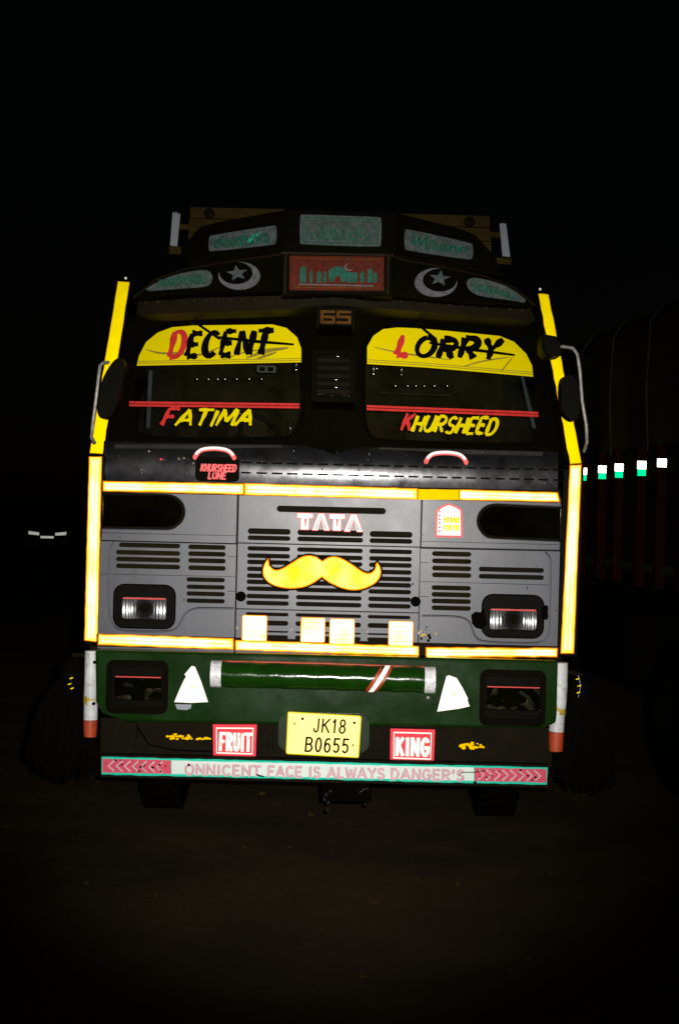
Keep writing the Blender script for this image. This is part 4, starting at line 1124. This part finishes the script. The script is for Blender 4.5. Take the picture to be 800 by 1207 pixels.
# ---- mirrors on tube brackets
def mirror(head, tubes, pm_tube, Y, extra=None):
    h = B_(MB().plate(chaikin(head, 2), vmap(Y), 0, .10), 'wing_mirror', 'black', bevel=.02, bseg=3)
    for tb in tubes:
        mb = MB(); mb.tube([W(x, y, yy) for x, y, yy in tb], .0085, 10); mb.build('mirror_bracket', 'steel', h, smooth=60)
    return h
mirror([(139, 420), (147, 424), (146, 445), (140, 470), (133, 490), (122, 494), (116, 488), (116, 470), (120, 452), (128, 434)],
       [[(128, 427, .05), (122, 427.5, -.01), (118.3, 431, -.03), (116.5, 444, -.04), (114, 466, -.04), (110, 497, -.03), (108, 515, .0), (112, 522, .08)]], None, -.08)
m2 = mirror([(661, 446), (669, 441), (680, 445), (683, 470), (683, 490), (677, 497), (668, 492), (662, 484)],
       [[(655, 409, .08), (664, 408.5, .0), (675, 410.5, -.03), (680, 417.5, -.04), (683, 437, -.04), (685.7, 473, -.04), (690.5, 501, -.04), (691.3, 521, -.02), (688, 532, .06)]], None, -.08)
mb = MB().plate([(638, 393), (655, 396), (663, 404), (664, 418), (646, 421), (639, 414)], vmap(.02), 0, .2); mb.build('mirror_arm_boot', 'black', m2, bevel=.012)

# ================================================================== bumper
BY = -.10
PB = vmap(BY)
ol = [(112, 766), (658, 779), (656, 852), (640, 859), (440, 856), (150, 851), (122, 842), (113, 828)]
B_(MB().plate(ol, PB, 0, .12), 'bumper_beam', 'green', bevel=.015, bseg=3)
mb = MB().plate([(118, 846), (652, 858), (650, 906), (118, 893)], vmap(-.05), 0, .06); B_(mb, 'bumper_valance', 'dirtyblack', bevel=.006)
for poly in ([(255, 850), (278, 850), (276, 886), (254, 886)], [(302, 852), (322, 852), (322, 888), (304, 888)], [(440, 858), (458, 858), (458, 892), (440, 892)], [(150, 852), (162, 852), (160, 888), (150, 888)]):
    B_(MB().plate(poly, vmap(-.065), 0, .014, [rr((poly[0][0] + poly[1][0]) / 2, (poly[0][1] + poly[2][1]) / 2, 9, 16, 2)]), 'valance_bracket', 'dirtyblack', bevel=.003)
mb = MB(); mb.tube([W(158, 851, -.06), W(176, 878, -.075), W(205, 884, -.07), W(250, 886, -.06)], .004, 6); B_(mb, 'loose_cable', 'rubber', smooth=60)
# tube along the bumper
a, b = W(252, 794.5, BY - .035), W(509, 801.5, BY - .035)
mb = MB(); n = 24
mb.tube([a.lerp(b, i / n) + Vector((0, 0, .0025 * math.sin(i * 2.1))) for i in range(n + 1)], .064, 24); B_(mb, 'bumper_tube', 'green_t', smooth=60)
mb = MB(); mb.tube([W(262, 779.5, BY - .03), W(380, 782, BY - .04), W(500, 786.5, BY - .03)], .005, 8); B_(mb, 'paint_run', 'redpost', smooth=60)
def strap(xc, yc, wpx, mat, tilt=0.0, rad=.0665, name='tube_strap', mi=None):
    """band wrapped on the front half of the tube"""
    c = W(xc, yc, BY - .035); s = (D + BY) / F; hw = wpx * s / 2
    mb = MB(); vs, fs = [], []; n = 14
    for i in range(n + 1):
        t = R(-88 + 176 * i / n)
        z = math.sin(t) * rad; y = -math.cos(t) * rad
        for e in (-hw, hw): vs.append(c + Vector((e + tilt * z, y, z)))
    fs = [(2 * i, 2 * i + 1, 2 * i + 3, 2 * i + 2) for i in range(n)]
    mb.add(vs, fs)
    return B_(mb, name, mat, smooth=60)
strap(255.3, 794.3, 12.5, 'strapw'); strap(506, 801.7, 12.5, 'strapw')
strap(446, 800, 15, 'redpost', .62, .0655); strap(446.5, 800, 6, 'rwhite', .62, .067)
for x, y in ((253, 781), (504, 789), (508, 789), (504, 822)):
    mb = MB(); mb.lathe(W(x, y, BY - .06), (0, -1, 0), [(0, .008), (.01, .008), (.014, 0)], 8); B_(mb, 'screw_head', 'steel', smooth=60)
# fog lamps
def foglamp(cx, cy, w, h, lx, ly, lw, lh):
    hs_ = B_(MB().plate(rr(cx, cy, w, h, 9), PB, .014, .02, [rr(cx, cy, w - 13, h - 16, 6)]), 'fog_lamp', 'vblack', bevel=.005)
    mb = MB().plate(rr(cx, cy, w - 12, h - 15, 6), PB, .004, .008, [rr(lx, ly, lw, lh, 2)]); mb.build('lamp_surround', 'black', hs_, bevel=.002)
    n, m_ = 16, 8; vs, fs = [], []
    rn = random.Random(int(cx))
    for j in range(m_ + 1):
        for i in range(n + 1):
            u, v = i / n * 2 - 1, j / m_ * 2 - 1
            dep = .002 + .0055 * noise.noise(Vector((u * 2.6 + cx, v * 1.6, 3.7)))
            a_, b_ = u * lw / 2, v * lh / 2
            vs.append(W(lx + a_ * cr_ - b_ * sr_, ly + a_ * sr_ + b_ * cr_, BY + dep * .6 - .0005))
    for j in range(m_):
        for i in range(n): fs.append((j * (n + 1) + i, j * (n + 1) + i + 1, (j + 1) * (n + 1) + i + 1, (j + 1) * (n + 1) + i))
    mb = MB(); mb.add(vs, fs); mb.build('reflector', 'fogbowl', hs_, smooth=80)
    mb = MB().plate(rr(lx, ly, lw + 2, lh + 2, 2), PB, .0058, .0006); mb.build('lens', 'dlens', hs_)
    mb = MB().plate(rr(lx, ly - lh / 2 + .6, lw, 1.3, .6, 3), PB, .0095, .001); mb.build('red_strip', 'vred', hs_)
foglamp(161.5, 810, 73, 63, 163, 811, 54, 27)
foglamp(604, 823, 78, 66, 605, 823, 62, 27)
# white triangles
tri = lambda p, s: B_(MB().plate(p, PB, .0045, .003), 'triangle_reflector', 'rwhite', label=s)
tri([(226, 785), (230, 786), (237, 803), (245.3, 827.5), (225, 828.5), (205.5, 827.6), (212, 812), (217, 801.5), (219.5, 797.5), (217.5, 795)], 'white triangle with a bite out of its left edge')
tri([(526, 797), (529, 796), (538, 799.2), (545, 811), (551, 823), (550.8, 826), (553.3, 832.5), (540, 835.5), (515, 838.8), (521, 815)], 'white triangle with torn right corner')
for x, y in ((227, 810), (534, 818)):
    mb = MB().plate([(x, y - 3), (x + 1.2, y - .6), (x + 3, y), (x + 1, y + 1), (x + .6, y + 3), (x - 1, y + 1), (x - 2.6, y + .4), (x - .8, y - .8)], PB, .0052, .0006); B_(mb, 'triangle_mark', 'plate')
mb = MB().plate([(206.5, 830), (226, 830.5), (225, 835), (220, 837), (209, 836)], PB, .004, .002); B_(mb, 'torn_sticker', 'strip')
# number plate
B_(MB().plate(rr(381.5, 864, 108, 46, 12), vmap(-.115), 0, .03), 'plate_bracket', 'green_d', bevel=.006)
PP = vmap(-.135)
npq = [(339, 839.5), (341, 838.8), (424, 843.5), (426, 845.5), (423, 892), (421.5, 893.5), (338.5, 889), (336.8, 887)]
npl = B_(MB().plate(npq, PP, .002, .004), 'number_plate', 'stickyel', bevel=.001)
mb = MB().plate(offset_poly(npq, -1.3), PP, .0028, .0006); mb.build('plate_face', 'plate', npl)
mb = MB(); lettering(mb, 'JK18', 368.5, 862.6, 38, 15.5, 2.1, PP, .0034, R(2.6), .05, 0, .34); mb.build('lettering', 'vblack', npl)
mb = MB(); lettering(mb, 'B0655', 359.5, 885.3, 50.5, 16, 2.3, PP, .0034, R(2.6), .05, 0, .36); mb.build('lettering', 'vblack', npl)
mb = MB().plate(disc(356.5, 847.3, 1.7), PP, .0036, .0006); mb.plate(disc(417.5, 852, 1.7), PP, .0036, .0006); mb.plate(disc(415.8, 878.5, .8, 1.5), PP, .0036, .0006); mb.plate(disc(347.2, 853, 1.6), PP, .0036, .0006, mi=1); mb.build('bolt_hole', ['vblack', 'ochre'], npl)
# FRUIT and KING
def word_sticker(q, word, x0, y0, w, h, sw, cr2):
    pm = vmap(-.085)
    o = B_(MB().plate(q, pm, 0, .012), 'word_sticker', 'rred', bevel=.001)
    i1 = offset_poly(q, -4.2)
    mb = MB().ribbon(i1, 1.9, pm, .0006, closed=True); mb.build('sticker_frame', 'rwhite', o)
    mb = MB(); lettering(mb, word, x0, y0, w, h, sw, pm, .0014, R(1.6), 0, 0, .50); mb.build('lettering', 'rwhite', o)
    mb = MB()
    rnd = random.Random(len(word))
    for k in range(cr2):
        x, y = x0 + rnd.uniform(0, w), y0 - h * rnd.uniform(.0, 1)
        mb.ribbon([(x, y), (x + rnd.uniform(-2, 3), y - 3), (x + rnd.uniform(-2, 4), y - 6)], lambda t: .3 + .9 * (1 - t), pm, .0026 + k * .0001)
    if cr2: mb.build('crack', 'vred', o)
word_sticker([(251, 854), (302.7, 854.3), (301.2, 893), (251.5, 891.3)], 'FRUIT', 259.5, 884, 35.5, 19.5, 3.7, 5)
word_sticker([(460, 859), (512.5, 860.3), (511, 899), (459.5, 897.4)], 'KING', 467.2, 889.5, 37, 19.2, 4.3, 0)
# yellow daubs on the valance
rnd = random.Random(21)
for (xa, xb, yc, sp, n) in ((197, 226, 868.5, 2.2, 30), (233, 250, 870.5, 1.2, 9), (541, 570, 879.5, 2.4, 34)):
    mb = MB()
    for k in range(n):
        x, y, r = rnd.uniform(xa, xb), yc + rnd.gauss(0, sp * .6), rnd.uniform(.7, 2.3)
        mb.plate([(x + 1.6 * r * rnd.uniform(.6, 1.2) * math.cos(t), y + .7 * r * rnd.uniform(.6, 1.3) * math.sin(t)) for t in [q * math.pi / 4 for q in range(8)]], vmap(-.05), .001 + k * .00008, .0008)
    B_(mb, 'yellow_daub', 'tape_dull')
# slogan bar
PS = vmap(-.15)
bar = B_(MB().plate([(118, 889), (647, 901.5), (646, 929), (118, 916.5)], PS, 0, .05), 'slogan_bar', 'dirtyblack', bevel=.004)
rnd = random.Random(4)
bp = ragged((120, 892), (645, 904.6), 60, .35, rnd) + ragged((645, 904.6), (644, 925), 3, .3, rnd) + ragged((644, 925), (120, 913), 60, .45, rnd) + ragged((120, 913), (120, 892), 3, .3, rnd)
MB().plate(bp, PS, .0012, .001).build('teal_border', 'rteal', bar)
def bandq(xa, xb, it, ib):
    def yt(x): return 892 + (x - 120) * .024 + it
    def yb(x): return 913 + (x - 120) * .0229 - ib
    rnd = random.Random(int(xa))
    k = max(3, int((xb - xa) / 8))
    return ragged((xa, yt(xa)), (xb, yt(xb)), k, .3, rnd) + ragged((xb, yt(xb)), (xb, yb(xb)), 2, .1, rnd) + ragged((xb, yb(xb)), (xa, yb(xa)), k, .3, rnd) + ragged((xa, yb(xa)), (xa, yt(xa)), 2, .1, rnd)
MB().plate(bandq(202.5, 558, 2.3, 2.6), PS, .002, .0008).build('slogan_band', 'rpale', bar)
for xa, xb in ((121, 201.5), (559, 643.5)):
    MB().plate(bandq(xa, xb, 2.2, 2.6), PS, .002, .0008).build('chevron_band', 'rosered', bar)
    mb = MB(); k = 0; x = xa + 9
    while x < xb - 8:
        ym = 902.5 + (x - 120) * .0235; d = -1 if xa < 300 else 1
        mb.ribbon([(x - d * 5, ym - 6.2), (x + d * 2, ym), (x - d * 5, ym + 6.2)] if d > 0 else [(x + 5, ym - 6.2), (x - 2, ym), (x + 5, ym + 6.2)], lambda t: 2.2, PS, .0024 + k * .0001)
        x += 9.5; k += 1
    mb.build('chevron', 'rose', bar)
    mb = MB()
    for q in range(16):
        x, y = random.uniform(xa + 2, xb - 4), 0
        y = 902.5 + (x - 120) * .0235 + random.uniform(-7, 7); r = random.uniform(.4, 1.7)
        mb.plate([(x + r * 1.4 * math.cos(t) * random.uniform(.6, 1.2), y + r * math.sin(t) * random.uniform(.6, 1.2)) for t in [w_ * math.pi / 3 for w_ in range(6)]], PS, .0036 + q * .0001, .0003)
    mb.build('peeled_spot', 'dirtyblack', bar)
for wd, xa, xb in (('ONNICENT', 218.5, 306.5), ('FACE', 316, 355), ('IS', 364, 377), ('ALWAYS', 386, 452.5), ("DANGER'S", 461, 546)):
    mb = MB(); lettering(mb, wd, xa, 912.8 + (xa - 218) * .0213, xb - xa, 11.4, 3.3, PS, .0026, R(1.22), 0, 0, .34); mb.build('lettering', 'rose', bar)
mb = MB(); mb.ribbon(chaikin([(541, 914), (543, 910), (560, 910.6), (572, 908)], 2, False), 1.0, PS, .006); mb.ribbon([(302, 913), (307, 914.5), (311, 915.5)], 1.8, PS, .006); mb.plate(disc(559.5, 922.5, 2), PS, .006, .001)
mb.build('scratch', 'dirtyblack', bar)

# ---- corner guide posts: white tube with red foot
def corner_tube(pts, redpts, holes, Y):
    mb = MB(); mb.tube([W(x, y, Y) for x, y, r in pts], [r * (D + Y) / F for x, y, r in pts], 20)
    o = B_(mb, 'corner_tube', 'whitepost', smooth=60)
    mb = MB(); mb.tube([W(x, y, Y) for x, y, r in redpts], [r * (D + Y) / F for x, y, r in redpts], 20); mb.build('red_foot', 'redpost', o, smooth=60)
    for x, y in holes:
        c = W(x, y, Y); px = [q for q in pts]
        mb = MB(); mb.lathe(W(x, y, Y - .034), (0, -1, 0), [(-.02, .0085), (.0, .0085), (.001, 0)], 10); mb.build('bolt_hole', 'vblack', o)
    mb = MB(); 
    x, y, r = pts[len(pts) // 2]
    mb.tube([W(x, y - 4, Y), W(x, y + 6, Y)], [r * 1.012 * (D + Y) / F] * 2, 20); mb.build('rust_patch', 'ochre', o, smooth=60)
corner_tube([(108.3, 767, 8), (108, 795, 8), (107.3, 816, 8), (106.4, 824, 7.6), (107.3, 832, 8.1), (107, 848, 8.3)], [(107, 848.2, 8.4), (106.6, 858, 8.2), (106.4, 868, 7.6)], [(111.6, 780.7), (110.4, 829.6)], -.06)
corner_tube([(659.8, 781, 9), (659.4, 808, 9), (658.6, 828, 8.6), (658, 836, 8.2), (656.5, 846, 8.5), (655.2, 862, 8.9)], [(655.2, 862.2, 9), (654.9, 873, 8.7), (654.9, 885, 8)], [(654.4, 795), (653.3, 844.5)], -.06)

# ---- black hair tassels at the bumper corners
def tassel(x, y, xb0, xb1, yb, Y, seed):
    rnd = random.Random(seed)
    top = W(x, y, Y)
    s = (D + Y) / F
    o = None
    mb = MB(); mb.lathe(top + Vector((0, 0, -.07)), (0, 0, 1), [(-.10, .05), (-.05, .075), (0, .078), (.04, .06), (.07, .03), (.08, 0)], 16)
    o = B_(mb, 'tassel', 'hair', smooth=70)
    mb = MB()
    half = (xb1 - xb0) / 2 * s; cxm = W((xb0 + xb1) / 2, yb, Y)
    for k in range(340):
        a = rnd.uniform(0, 2 * math.pi); q = math.sqrt(rnd.random())
        st = top + Vector((.05 * q * math.cos(a), .05 * q * math.sin(a), -.09))
        ex = cxm.x + half * q * math.cos(a); ey = Y + .16 * q * math.sin(a)
        ez = cxm.z + rnd.uniform(-.03, .06) + .10 * q * q * (1 if math.cos(a) < 0 else .4)
        mid = st.lerp(Vector((ex, ey, ez)), .5) + Vector(((ex - st.x) * .14, (ey - st.y) * .1, .03))
        mb.tube([st, st.lerp(mid, .5) + Vector(((ex - st.x) * .05, 0, 0)), mid, mid.lerp(Vector((ex, ey, ez)), .55), Vector((ex, ey, ez))], [.010, .011, .011, .009, .004], 4)
    mb.build('strand', 'hair', o, kind='stuff')
    return o
tl = tassel(88, 776, 30, 118, 914, .02, 1)
tr = tassel(684, 800, 648, 724, 928, .02, 2)
for par, pts in ((tl, [(84, 799), (82, 806), (85, 811)]), (tr, [(680, 800), (682, 808), (681, 816)])):
    mb = MB()
    for k, (x, y) in enumerate(pts):
        mb.plate([(x - 2.0, y + .6), (x + 2.2, y - .8), (x + 2.0, y + .3), (x - 1.2, y + 1.4)], vmap(-.07), k * .001, .002)
    mb.build('tassel_tinsel', 'tape_yel', par)
    mb = MB(); mb.tube([W(pts[0][0] + 1, pts[0][1] - 4, -.06), W(pts[1][0] + 2, pts[1][1], -.065), W(pts[2][0], pts[2][1] + 6, -.06)], .003, 5); mb.build('tassel_chain', 'chrome', par)
# brackets that carry the tassels
for (x0, y0, x1, y1) in ((112, 772, 86, 772), (662, 790, 686, 796)):
    mb = MB(); mb.tube([W(x0, y0, .02), W(x1, y1, .02)], .014, 8); B_(mb, 'tassel_arm', 'dirtyblack', smooth=60)
# steps / mud flaps behind the bumper
for s in (-1, 1):
    mb = MB(); mb.box((s * .98 - .17, 2.0, .25), (s * .98 + .13, 2.02, .95)); B_(mb, 'mud_flap', 'rubber', bevel=.004)
    vs, fs = [], []; n = 14
    for i in range(n + 1):
        t = R(10 + 160 * i / n)
        for e in (-.19, .17): vs.append(Vector((s * .98 - .02 + e, 1.35 + .62 * math.cos(t), .45 + .60 * math.sin(t))))
    fs = [(2 * i, 2 * i + 1, 2 * i + 3, 2 * i + 2) for i in range(n)]
    mb = MB(); mb.add(vs, fs); B_(mb, 'mudguard', 'dirtyblack', smooth=60)

# ================================================================== neighbouring lorry, side on, right
ang = R(4.6)
NT = thing('parked_truck', (2.10, 1.7, 0), 'dark tarpaulin covered lorry on the right with a row of small reflectors', 'truck', rz=ang)
def nb_(mb, name, mat, parent=None, **k): return mb.build(name, mat, parent or NT, **k)
Y0n, Y1n = -2.6, 5.6
# tarpaulin over hoops
n, m_ = 60, 16
vs, fs = [], []
for i in range(n + 1):
    y = Y0n + (Y1n - Y0n) * i / n
    for j in range(m_ + 1):
        t = j / m_
        if t < .3: x, z = .02 - .0 * t, 2.22 + (t / .3) * .88
        elif t > .7: x, z = 2.38, 2.22 + ((1 - t) / .3) * .88
        else:
            u = (t - .3) / .4; x, z = .02 + 2.36 * u, 3.10 + .16 * math.sin(math.pi * u) + .06
        sag = .035 * noise.noise(Vector((y * 1.3, x * 1.2, z * 1.8))) + .02 * math.sin(y * 6.3) * (1 if .25 < t < .75 else .5)
        vs.append((x + (sag if t < .3 else 0) - .01, y, z + sag))
for i in range(n):
    for j in range(m_): fs.append((i * (m_ + 1) + j, (i + 1) * (m_ + 1) + j, (i + 1) * (m_ + 1) + j + 1, i * (m_ + 1) + j + 1))
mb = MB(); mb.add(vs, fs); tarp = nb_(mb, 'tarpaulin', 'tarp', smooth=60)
for k in range(9):
    y = Y0n + .45 + k * .9
    mb = MB(); mb.tube([(-.02, y, 2.2), (-.035, y + .02, 2.6), (-.03, y - .02, 3.06), (.06, y, 3.2)], .008, 6); mb.build('tarp_rope', 'nbrail', tarp)
for k in range(5):
    z0 = 1.46 + k * .155
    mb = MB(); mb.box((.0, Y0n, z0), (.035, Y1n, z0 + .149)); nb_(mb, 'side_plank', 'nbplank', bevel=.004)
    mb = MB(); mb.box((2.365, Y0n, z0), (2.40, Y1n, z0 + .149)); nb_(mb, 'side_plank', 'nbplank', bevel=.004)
mb = MB(); mb.box((0.036, Y0n, 1.30), (2.364, Y1n, 1.45)); nb_(mb, 'load_floor', 'nbplank')
mb = MB(); mb.box((-.03, Y0n, 1.40), (.0, Y1n, 1.455)); nb_(mb, 'side_rail', 'nbrail', bevel=.004)
mb = MB(); mb.box((-.02, Y0n, 2.20), (.03, Y1n, 2.235)); nb_(mb, 'side_rail', 'nbplank', bevel=.004)
mb = MB(); mb.box((.04, Y1n, 1.46), (2.36, Y1n + .04, 3.2)); nb_(mb, 'front_board', 'nbplank')
mb = MB(); mb.box((.04, Y0n - .04, 1.46), (2.36, Y0n, 3.15)); nb_(mb, 'tail_board', 'nbplank')
posts = [(.22, True, False), (.66, True, True), (1.21, True, True), (1.66, True, True), (2.23, True, True), (-.25, False, False), (-.72, False, False), (-1.2, False, False), (2.7, False, False), (3.2, False, False), (3.7, False, False), (4.2, False, False), (4.7, False, False)]
for y, wh, gr in posts:
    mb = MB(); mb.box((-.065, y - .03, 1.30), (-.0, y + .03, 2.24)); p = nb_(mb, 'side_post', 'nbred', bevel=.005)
    if wh:
        q = PZ = 2.088
        mb = MB(); mb.box((-.066, y - .034, q - .002), (-.006, y - .031, q + .05)); mb.build('white_reflector', 'rwhite_far', p)
        if gr: mb = MB(); mb.box((-.064, y - .034, q - .048), (-.008, y - .031, q - .004)); mb.build('green_reflector', 'rgreen_far', p)
mb = MB(); mb.box((.7, Y0n, .85), (.8, Y1n + 1.8, 1.1)); mb.box((1.6, Y0n, .85), (1.7, Y1n + 1.8, 1.1)); nb_(mb, 'chassis_frame', 'dirtyblack')
def nwheel(x, y, r=.5, w=.26):
    mb = MB(); mb.lathe((x, y, r - .03), (1, 0, 0), [(-w / 2, r * .58), (-w / 2, r * .8), (-w / 2 + .03, r * .95), (-w / 2 + .06, r), (w / 2 - .06, r), (w / 2 - .03, r * .95), (w / 2, r * .8), (w / 2, r * .58), (-w / 2, r * .58)], 36)
    t = nb_(mb, 'wheel', 'rubber', smooth=40)
    mb = MB(); mb.lathe((x, y, r - .03), (1, 0, 0), [(-.02, 0), (-.04, r * .3), (.0, r * .55), (-w / 2 + .01, r * .59), (w / 2 - .01, r * .59), (.05, r * .4), (.05, 0)], 24); mb.build('rim', 'rubber', t, smooth=40)
for y in (-.9, .35, 6.6):
    for x in (.2, 2.2): nwheel(x, y)
mb = MB(); mb.box((.06, 1.2, .55), (.62, 2.5, 1.1)); nb_(mb, 'fuel_tank', 'rubber', bevel=.08, bseg=4)
mb = MB(); mb.box((.05, Y1n + .2, .75), (2.35, Y1n + 2.0, 2.75)); cabn = nb_(mb, 'cab_shell', 'black', bevel=.12, bseg=4)
mb = MB(); mb.box((.035, Y1n + .75, 1.8), (.048, Y1n + 1.6, 2.45)); nb_(mb, 'door_window', 'gloss', bevel=.004)

# ================================================================== far car, left
CT = thing('far_car', (-10.38, 45.0, -.02), 'distant dark car at left showing two lamp reflections and a pale number plate', 'car', rz=R(3))
prof = [(-2.0, .35), (-2.05, .62), (-1.95, .82), (-1.0, .98), (-.35, 1.42), (.75, 1.44), (1.5, 1.02), (2.0, .96), (2.08, .6), (2.0, .35)]
vs, fs = [], []
n = len(prof)
for k, (x, sc) in enumerate(((-.84, 0), (-.78, 1), (.78, 1), (.84, 0))):
    for (y, z) in prof:
        ins = .12 if z > 1.1 else 0
        vs.append((x * (1 - ins * .9), y, z))
mb = MB()
for k in range(3):
    for i in range(n):
        j = (i + 1) % n; fs.append((k * n + i, k * n + j, (k + 1) * n + j, (k + 1) * n + i))
fs.append(tuple(range(n))); fs.append(tuple(range(3 * n, 4 * n)))
mb.add(vs, fs); mb.build('car_body', 'carpaint', CT, smooth=35)
mb = MB(); mb.add([(-.62, -1.02, 1.0), (.62, -1.02, 1.0), (.54, -.4, 1.39), (-.54, -.4, 1.39)], [(0, 1, 2, 3)]); mb.build('windscreen', 'gloss', CT)
for s in (-1, 1):
    mb = MB(); x0, x1 = (.28 * s, .66 * s)
    mb.add([(x0, -2.07, .70), (x1, -2.02, .73), (x1, -2.0, .84), (x0, -2.05, .80)], [(0, 1, 2, 3)]); mb.add([(x0, -1.95, .70), (x1, -1.95, .73), (x1, -1.95, .84), (x0, -1.95, .80)], [(0, 1, 2, 3)])
    mb.build('headlight', 'rcar', CT)
    for y in (-1.3, 1.3):
        mb = MB(); mb.lathe((.74 * s, y, .31), (s, 0, 0), [(-.1, .16), (-.1, .29), (-.07, .32), (.07, .32), (.1, .29), (.1, .16), (.06, 0)], 22); mb.build('wheel', 'rubber', CT, smooth=40)
mb = MB(); mb.box((-.23, -2.09, .60), (.23, -2.06, .68)); mb.build('number_plate', 'rcar', CT)
mb = MB(); mb.box((-.26, -2.075, .70), (.26, -2.03, .76)); mb.build('grille', 'gloss', CT)

# ================================================================== loose stones and twigs on the dirt
rnd = random.Random(99)
mb = MB()
for k in range(420):
    y = rnd.uniform(-3.4, 2.5); x = rnd.uniform(-1.0, 1.0) * (1.1 + .34 * (y + D))
    r = .004 + .022 * rnd.random() ** 5
    z = gz(x, y)
    a = rnd.uniform(0, 6.28); sx, sy, sz = r * rnd.uniform(.8, 1.5), r * rnd.uniform(.7, 1.1), r * rnd.uniform(.4, .8)
    vs = []
    for lat, nn in ((-.6, 5), (.25, 6)):
        for q in range(6):
            t = 2 * math.pi * q / 6 + lat
            rr_ = math.sqrt(1 - lat * lat) * rnd.uniform(.8, 1.15)
            px, py = sx * rr_ * math.cos(t), sy * rr_ * math.sin(t)
            vs.append((x + px * math.cos(a) - py * math.sin(a), y + px * math.sin(a) + py * math.cos(a), z + sz * (lat + .35)))
    vs.append((x, y, z + sz * 1.3))
    fs = [(q, (q + 1) % 6, 6 + (q + 1) % 6, 6 + q) for q in range(6)] + [(6 + q, 6 + (q + 1) % 6, 12) for q in range(6)]
    mb.add(vs, fs)
mb.build('loose_stones', 'stone', kind='stuff')
